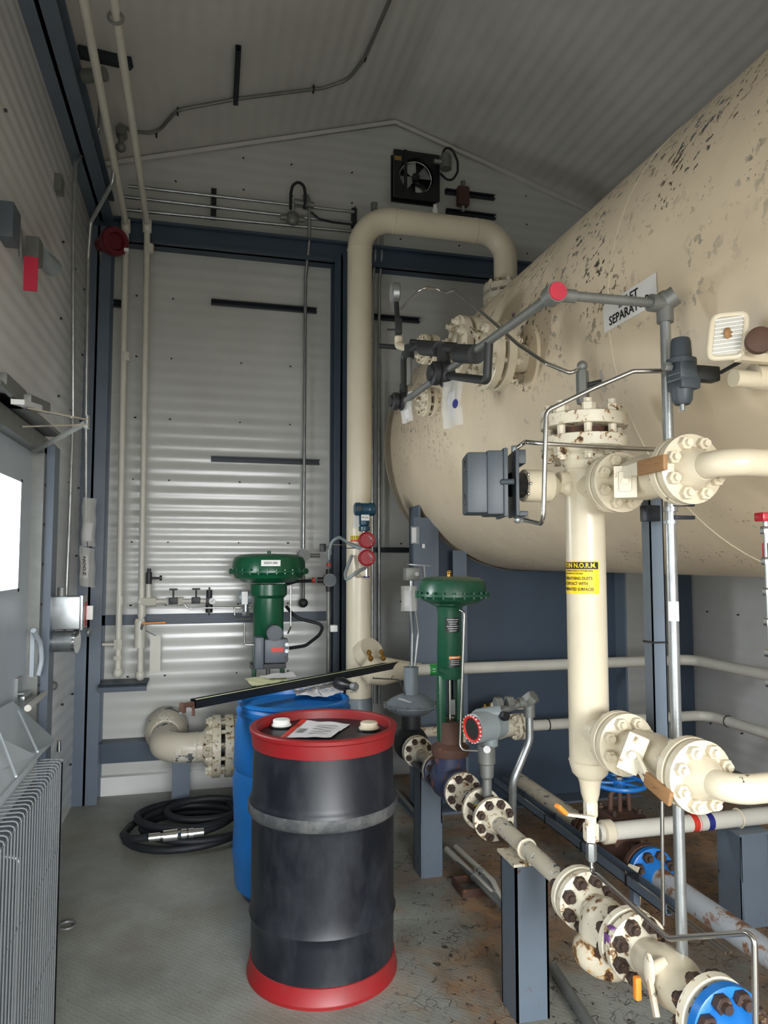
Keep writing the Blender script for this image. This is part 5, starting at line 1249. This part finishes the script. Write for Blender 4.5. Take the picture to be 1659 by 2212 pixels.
# background valve cluster
by=4.3; 
t=T('background_valve','cream flanged valve cluster with brass topped bonnet in front of the dark saddle','valve',(aY(1065,1560,by).x,by,.46)); CB=t
zb_=.565
xa=aY(985,1570,by).x; xb=aY(1120,1560,by).x; xm_=aY(1066,1560,by).x
p3=T('pipe_spool','short rusty cream spool left of the background valve behind the green yoke','pipe',(xa-.1,by,.5))
joint(p3,t,(xa,by,zb_),X_,.165,.024,.006,8,.009,'cream_rust','cream_rust',RF,.0,.0,hr=.05,hr2=.045,ha2=.031,bc=.78)
joint(t,bpy.data.objects['return_pipe'],(xb,by,zb_),X_,.165,.026,.006,8,.009,'cream_rust','cream_rust',RF,0,.04,hr=.05,hr2=.034,ha2=.05,bc=.78)
O('pipe',B().cyl((xa,by,zb_),(rx+.02,by,zb_),.03),'cream_rust',p3)
O('body',B().lathe((xa,by,zb_),X_,[(0.02,.045),(.12,.07),((xb-xa)/2,.085),(xb-xa-.12,.07),(xb-xa-.02,.045)],28),'cream_chip',t)
O('bonnet_flange',B().cyl((xm_,by-.02,zb_+.06),(xm_,by-.02,aY(1066,1530,by).z),.085,n=28),'cream_rust',t)
zt_b=aY(1066,1530,by).z
for i in range(8):
    w=2*PI*i/8; p=V((xm_+.065*math.cos(w),by-.02+.065*math.sin(w),zt_b)); bolt(t,p-Z_*.03,p,.008,'brass')
O('actuator_stub',B().tube([(xm_,by,zt_b+.01),aY(1105,1522,by-.1),aY(1130,1522,by-.1)],.03,.03),'cream',t)
# supports of the meter run
sup('pipe_support_post','far blue grey steel post under the meter run beside the green control valve',MX+.01,3.68,.115,.13,.535)
sup('pipe_support_post','near blue grey steel post with rusty foot and top plate under the chipped cream pipe',MX+.005,2.50,.125,.13,.535,plate='c')
# near end of run
ck=T('check_valve','bulky cream check valve with rust streaked round bottom on the meter run','valve',(MX,1.95,MZ-.1))
joint(p2,ck,(MX,2.075,MZ),-Y_,.176,.026,.01,8,.011,'cream_chip','cream_rust','rust_bolt',.05,.05,hr=.055,hr2=.04,ha2=.0305,bc=.77)
O('body',B().ball((MX-.0,1.935,MZ-.035),.095,(.8,.9,1)).cyl((MX,2.04,MZ),(MX,1.84,MZ),.045),'cream_rust',ck)
O('bottom_cap',B().lathe((MX-.008,1.93,MZ-.06),(-.25,.08,-1),[(0,.07),(.02,.083),(.05,.083),(.07,.07),(.085,.04)],32),M['cap_rust'],ck)
bv=T('ball_valve','cream ball valve with spotted stop plate and orange hanging lever near the blue flange','valve',(MX,1.68,MZ-.06))
joint(ck,bv,(MX,1.80,MZ),-Y_,.178,.026,.01,8,.011,'cream_rust','cream_rust','rust_bolt',.04,.03,hr=.055,hr2=.045,ha2=.05,bc=.77)
O('purple_mark',B().box((MX-.084,1.79,MZ+.025),(.004,.025,.03),bev=.001).box((MX-.066,1.785,MZ+.058),(.03,.02,.004),bev=.001),'purple',bv)
O('body',B().lathe((MX,1.77,MZ),-Y_,[(0,.045),(.05,.048),(.09,.062),(.16,.066),(.21,.055),(.25,.045),(.28,.045)],28),'cream',bv)
pc=aX(1402,2095,MX-.075); pe=aX(1418,2170,MX-.085)
O('stop_plate',B().ball(pc,.038,(.22,.6,1.1)),'cream_rust',bv); O('stem',B().cyl(pc,(MX-.03,pc.y,pc.z+.01),.016),'cream',bv)
O('lever',B().bar(pc-Z_*.02,pe-Z_*.03,.012,.022,.003),'cream',bv); 
q=aX(1377,2160,MX-.1); O('orange_tag',B().bar(q+Z_*.001,q+Z_*.055,.016,.016,.004),'orange',bv,'orange hanging sleeve'); O('tag_rod',B().cyl(q+Z_*.05,aX(1368,2110,MX-.06),.005),'rust',bv)
bf=T('blue_end_flange','blue painted flange with rusty nuts at the near end of the meter run','flange',(MX,1.5,MZ-.09))
joint(bv,bf,(MX,1.462,MZ),-Y_,.182,.028,.01,8,.0115,'cream_rust','blue_paint','rust_bolt',.04,.06,hr=.06,hr2=.04,ha2=.05,bc=.76)
O('pipe',B().cyl((MX,1.43,MZ),(MX,.9,MZ),.0305),'blue_paint',bf)
# ================================================================== GREEN BACK LINE WITH BLUE HANDWHEEL
LX,LZ=1.91,.27
fy=lambda x,y:aX(x,y,LX)
t=T('gate_valve','rust brown gate valve with blue handwheel on the floor line','valve',(LX,3.15,LZ)); gv=t
a=aX(1400,1880,LX); fyv=a.y; LZ=a.z
O('body',B().lathe((LX,fyv+.05,LZ),Y_,[(0,.06),(.1,.07),(.18,.09),(.26,.07),(.36,.06)],28),'rust',t)
vy=aX(1340,1800,LX).y
O('bonnet_box',B().box((LX,vy,LZ+.10),(.14,.13,.12),bev=.015).box((LX,vy,LZ+.165),(.17,.16,.035),bev=.006),'rust',t)
zy=aX(1350,1750,LX).z
for i in range(4): p=V((LX+(.065 if i%2 else -.065),vy+(.06 if i//2 else -.06),LZ+.165)); bolt(t,p-Z_*.018,p+Z_*.018,.008,'rust_bolt')
zw=aY(1348,1690,vy).z
for s in(-1,1): O('yoke_leg',B().tube([(LX+s*.05,vy,LZ+.18),(LX+s*.045,vy,LZ+.27),(LX+s*.012,vy,zw-.03)],.011,.03),'rust',t)
O('stem',B().cyl((LX,vy,LZ+.18),(LX,vy,zw+.03),.011),'rust',t)
R=.115
O('handwheel',(lambda b:([b.torus((LX,vy,zw),Z_,R,.011,40,10)]+[b.bar((LX,vy,zw),(LX+R*math.cos(2*PI*i/5+.3),vy+R*math.sin(2*PI*i/5+.3),zw),.02,.012,.003) for i in range(5)]+[b.cyl((LX,vy,zw-.015),(LX,vy,zw+.015),.03)],b)[1])(B()),'blue_paint',t,'blue handwheel')
O('wheel_nut',B().hex((LX,vy,zw+.022),Z_,.018,.014),'galv',t)
lp=T('floor_line_pipe','blue flange and scuffed white rusty pipe running along the floor towards the viewer','pipe',(LX,2.2,LZ))
joint(gv,lp,(LX,fyv,LZ),-Y_,.21,.03,.01,8,.0125,'rust','blue_paint','rust_bolt',.04,.06,hr=.065,hr2=.047,ha2=.06,bc=.76)
O('pipe',B().cyl((LX,fyv-.08,LZ),(LX,.7,LZ),.046,n=28),paint('rusty_white_pipe',(178,184,190),.5,(116,72,48),.95,9,rim=(150,120,96),patch=3),lp)
O('stop_tab',B().bar((LX-.10,fyv-.05,LZ+.05),(LX-.155,fyv-.08,LZ+.0),.05,.004).bar((LX-.09,fyv-.05,LZ-.04),(LX-.13,fyv-.1,LZ-.08),.04,.004),'cream',lp)
t2=T('pipe_spool','rusty flange behind the brown gate valve joining the dark line','flange',(LX,fyv+.45,LZ))
joint(t2,gv,(LX,fyv+.45,LZ),-Y_,.21,.03,.01,8,.0125,'rust','rust','rust_bolt',.03,.03,hr=.06,hr2=.05,ha2=.047,bc=.76)
O('pipe',B().cyl((LX,fyv+.45,LZ),(LX,4.2,LZ),.045),'cream_chip',t2)
# third support and pipe on it
sx,sy=2.40,2.86
sup('pipe_support_post','right hand blue grey H post under the low cream pipe near the blue flange',sx,sy,.15,.15,.40)
py=aX(1590,1752,sx)
t=T('low_cross_pipe','low cream pipe crossing behind the handwheel to the right hand post','pipe',(sx,sy,.45))
O('pipe',B().cyl((aY(1290,1770,sy).x,sy,.448),(3.9,sy,.448),.037,n=24),'white_pipe',t); O('u_bolt',B().torus((sx-.02,sy,.448),X_,.041,.004,24,8),'cream',t)
q=aY(1275,1775,sy); O('end_elbow',B().lathe((aY(1262,1,sy).x,sy,.448),X_,[(0,.03),(.01,.05),(.05,.05),(.06,.037)],24),'cream',t)
b=B(); b.torus((aY(1455,1,sy).x,sy,.448),X_,.0375,.001,24,6); b.lathe((aY(1440,1,sy).x,sy,.448),X_,[(0,.038),(.03,.038)],24); O('red_band',b,'redlabel',t)
b=B(); b.lathe((aY(1470,1,sy).x,sy,.448),X_,[(0,.038),(.03,.038)],24); O('blue_band',b,'bluelabel',t)
# tubing tray
TXx,TZz=1.66,.30
a=aZ(1080,1685,TZz); c=aZ(1450,1965,TZz); TXx=(a.x+c.x)/2
t=T('tubing_tray','blue grey channel carrying steel tubes low between the meter run and the blue valve','cable tray',(TXx,(a.y+c.y)/2,TZz))
O('channel',B().bb((TXx-.03,c.y,TZz-.02),(TXx-.026,a.y,TZz+.02)).bb((TXx-.03,c.y,TZz-.02),(TXx+.03,a.y,TZz-.016)).bb((TXx+.026,c.y,TZz-.02),(TXx+.03,a.y,TZz+.02)),'steel_blue',t)
for dx in (-.012,.008): O('tube',B().cyl((TXx+dx,c.y-.3,TZz-.005),(TXx+dx,a.y,TZz-.005),.005),'stainless',t)
for k in range(4):
    yk=a.y+(c.y-a.y)*(.18+.22*k); O('tie',B().bb((TXx-.032,yk-.006,TZz-.022),(TXx+.032,yk+.006,TZz+.022)),'black',t)
for yk in (a.y-.2,c.y+.25): O('leg',B().bb((TXx-.015,yk-.015,0),(TXx+.015,yk+.015,TZz-.02)),'steel_blue',t)
# floor conduits pair
A1=aZ(965,1835,.05);A2=aZ(1100,1965,.05);B1=aZ(985,1830,.05)
d=(A2-A1)
t=T('floor_conduit','thin cream floor pipe, left one of a clamped pair behind the black drum','conduit',A1)
O('pipe',B().tube([aZ(850,1700,.05),A1,aZ(1110,1985,.05)],.0125,.1),'galv_dull',t); O('sleeve',B().cyl(A1,A1+d*.8,.0165),'white_pipe',t)
t=T('floor_conduit','thin cream floor pipe, right one of the clamped pair, curving up to the riser','conduit',B1)
O('pipe',B().tube([B1,B1+d*.62,aZ(1092,1965,.05)],.0155,.1),'white_pipe',t)
q=A1+d*.5; t=T('pipe_clamp','small galvanised clamp block with bolts holding the two floor pipes','clamp',q-Z_*.05)
O('clamp',B().torus(q,d,.02,.005,16,6).torus(q+V((.035,.02,0)),d,.02,.005,16,6),'galv',t); O('bolt',B().cyl(q+Z_*.02,q+Z_*.05,.003).cyl(q+V((.035,.02,.02)),q+V((.035,.02,.05)),.003),'galv',t)
q=aZ(1020,1922,.0); t=T('floor_anchor','rusty square floor bracket beneath the clamped floor pipes','bracket',q)
b=B(); e=.075
for dx,dy,wx_,wy_ in ((-e,0,.008,e*2),(e,0,.008,e*2),(0,-e,e*2,.008),(0,e,e*2,.008)): b.box((q.x+dx,q.y+dy,.02),(wx_,wy_,.04))
O('frame',b,'rust',t); O('stud',B().cyl((q.x-.02,q.y-.02,.012),(q.x+.05,q.y-.01,.012),.01),'galv_dull',t)
b=B(); b.tube([aZ(1195,2090,.03),aZ(1290,2240,.03)],.02); tag(O('floor_pipe',b,'galv_dull'),'grey pipe lying on the floor right of the near support post','pipe')
# ================================================================== DRUMS
dc=V((.49,2.965,0)); R=.287
t=T('black_drum','scuffed black plastic drum with red top and bottom bands','drum',dc)
pr=[(.0,R*.9),(.005,R+.004),(.07,R-.002),(.10,R-.003),(.2,R-.001),(.225,R+.001),(.24,R+.007),(.262,R+.001),(.3,R-.001),(.60,R+.0),(.618,R+.008),(.63,R+.012),(.668,R+.012),(.68,R+.006),(.70,R-.001),(.86,R-.004),(.90,R-.005),(.915,R-.02),(.915,.001)]
O('body',B().lathe(dc,Z_,pr,72,cap=False),'drum_black',t)
O('hoop',B().lathe(dc,Z_,[(.612,R-.002),(.62,R+.0095),(.632,R+.0145),(.662,R+.0145),(.674,R+.0085),(.68,R-.002)],72,cap=False),'drum_scuff',t)
O('bottom_band',B().lathe(dc,Z_,[(0,R),(0,R+.012),(.012,R+.013),(.018,R+.009),(.07,R+.002),(.072,R-.003)],72,cap=False),'red_lid',t)
O('top_band',B().lathe(dc,Z_,[(.878,R-.004),(.88,R+.001),(.93,R+.006),(.936,R+.012),(.948,R+.013),(.953,R+.008),(.953,R-.012),(.948,R-.016),(.915,R-.018)],72,cap=False),'red_lid',t)
for x,y in ((608,1560),(797,1566)):
    q=aZ(x,y,.935); q.z=.915
    O('bung_cap',B().lathe(q,Z_,[(0,.042),(.012,.042),(.014,.036),(.03,.036),(.033,.033),(.034,.02)],28),'white' if x<700 else 'cream_clean',t)
    O('bung_ring',B().torus(q+Z_*.004,Z_,.045,.004,28,8),'black',t)
O('vent_pin',B().ball(aZ(769,1540,.93),.008),'white',t)
co=[aZ(605,1594,.918),aZ(650,1557,.918),aZ(757,1565,.918),aZ(715,1594,.918)]
def quad(co,nx=10,ny=8,amp=.003,seed=0,z=0):
    r=[]
    for j in range(ny+1):
        v=j/ny; a=co[0].lerp(co[1],v); c=co[3].lerp(co[2],v); row=[]
        for i in range(nx+1):
            p=a.lerp(c,i/nx); n_=noise.noise(p*14+V((seed,0,0))); row.append(p+V((.3*amp*n_,.3*amp*n_,abs(n_)*amp*2+z)))
        r.append(row)
    return r
b=B(); b.grid(quad(co,12,8,.004,1,.001)); lb=O('torn_label',b,'paper',t,'torn white and red paper label')
c2=[co[0],co[1],co[1].lerp(co[2],.12),co[0].lerp(co[3],.12)]
b=B(); b.grid(quad(c2,4,8,.004,1,.0025)); O('red_edge',b,'redlabel',lb)
b=B()
for k in range(6):
    u0=.18+.03*k; 
    c3=[co[0].lerp(co[3],u0).lerp(co[1].lerp(co[2],u0),.22),co[0].lerp(co[3],u0).lerp(co[1].lerp(co[2],u0),.5),co[0].lerp(co[3],u0+.012).lerp(co[1].lerp(co[2],u0+.012),.5),co[0].lerp(co[3],u0+.012).lerp(co[1].lerp(co[2],u0+.012),.22)]
    b.grid(quad(c3,1,4,.004,1,.004))
for k in range(5):
    v0=.2+.13*k
    A_=co[0].lerp(co[1],v0);C_=co[3].lerp(co[2],v0)
    c3=[A_.lerp(C_,.45),co[0].lerp(co[1],v0+.02).lerp(co[3].lerp(co[2],v0+.02),.45),co[0].lerp(co[1],v0+.02).lerp(co[3].lerp(co[2],v0+.02),.85),A_.lerp(C_,.85)]
    b.grid(quad(c3,5,1,.004,1,.004))
O('print_lines',b,'ink',lb)
bdc=V((.455,3.68,0)); R2=.29
t=T('blue_drum','blue plastic drum behind the black drum, papers and channel on its lid','drum',bdc)
O('body',B().lathe(bdc,Z_,[(0,R2*.75),(.01,R2*.85),(.05,R2*.97),(.2,R2*1.02),(.3,R2*1.005),(.31,R2*.995),(.55,R2*1.03),(.6,R2*.99),(.62,R2*1.02),(.8,R2*1.0),(.86,R2*.96),(.872,R2*.985),(.885,R2*.985),(.89,R2*.95),(.905,R2*.93),(.912,R2*.965),(.925,R2*.965),(.928,R2*.9),(.9,R2*.88),(.9,.001)],72,cap=False),'blue_drum',t)
zp=.935
sh=lambda name,lab,pts,mat,z,seed,lines=0: None
def sheet(lab,pts,mat,z,seed,lines=0,amp=.006):
    co=[aZ(x,y,z) for x,y in pts]; b=B(); b.grid(quad(co,12,10,amp,seed,0)); o=tag(O('paper_sheet',b,mat),lab,'paper')
    if lines:
        b=B()
        for k in range(lines):
            v0=.15+.7*k/lines; f=lambda u,v:co[0].lerp(co[1],v).lerp(co[3].lerp(co[2],v),u)
            c3=[f(.15,v0),f(.15,v0+.012),f(.8-.2*(k%3==0),v0+.012),f(.8-.2*(k%3==0),v0)]
            b.grid(quad(c3,10,1,amp,seed,.0012))
        O('handwriting',b,'box_grey',o)
    return o
sheet('pale yellow paper sheet at the back left of the blue drum lid',[(528,1466),(545,1483),(625,1473),(612,1457)],'paper_yellow',zp+.02,2)
sheet('white paper sheet overlapping the yellow one on the blue drum',[(560,1461),(578,1468),(640,1462),(632,1452)],'paper',zp+.03,4)
sheet('crumpled white paper with handwriting, left half, on the blue drum lid',[(622,1472),(640,1503),(700,1508),(672,1480)],'paper',zp-.012,5,7,.009)
sheet('crumpled white paper with handwriting, right half, on the blue drum lid',[(672,1480),(700,1508),(742,1496),(722,1466)],'paper',zp-.010,7,6,.009)
# channel lying over
a=aZ(418,1520,.965); c=aZ(868,1433,.965)
zc1=.965+.018
d=(c-a).normalized()
t=T('loose_channel','long black steel channel lying slanted across the blue drum lid','channel',a)
b=B(); m=(a+c)/2; L=(c-a).length; u=Z_.cross(d).normalized()
b.box(m-u*.02,(L,.004,.04),(d,u,Z_)); b.box(m+u*.02,(L,.004,.04),(d,u,Z_)); b.box(m-Z_*.018,(L,.041,.004),(d,u,Z_)); b.box(m+Z_*.018-u*.014,(L,.012,.004),(d,u,Z_)); b.box(m+Z_*.018+u*.014,(L,.012,.004),(d,u,Z_))
O('channel',b,'black',t); O('top_edge',B().box(m+Z_*.0205-u*.016,(L,.008,.001),(d,u,Z_)),'paper_yellow',t)
e=a-d*.0
O('clamp_end',B().box(e-d*.03+Z_*.0,(.06,.02,.02),(d,u,Z_),.003).box(e-d*.06-Z_*.01,(.02,.03,.045),(d,u,Z_),.004).cyl(e-d*.0-Z_*.01,e-d*.0-Z_*.055,.007),'rust',t); O('clamp_bolt',B().hex(e-d*.065-Z_*.035,Z_,.012,.015),'galv',t)
q=aZ(741,1478,.965); t=T('flashlight','black handheld flashlight lying on the blue drum lid','flashlight',q)
dd=V((.45,-.85,-.0)).normalized()
O('grip',B().lathe(q-dd*.06,dd,[(0,.016),(.01,.03),(.05,.036),(.08,.03),(.1,.022),(.14,.02)],24),'black',t); O('ring',B().lathe(q+dd*.08,dd,[(0,.021),(.02,.023),(.03,.018)],20),'galv_dull',t)
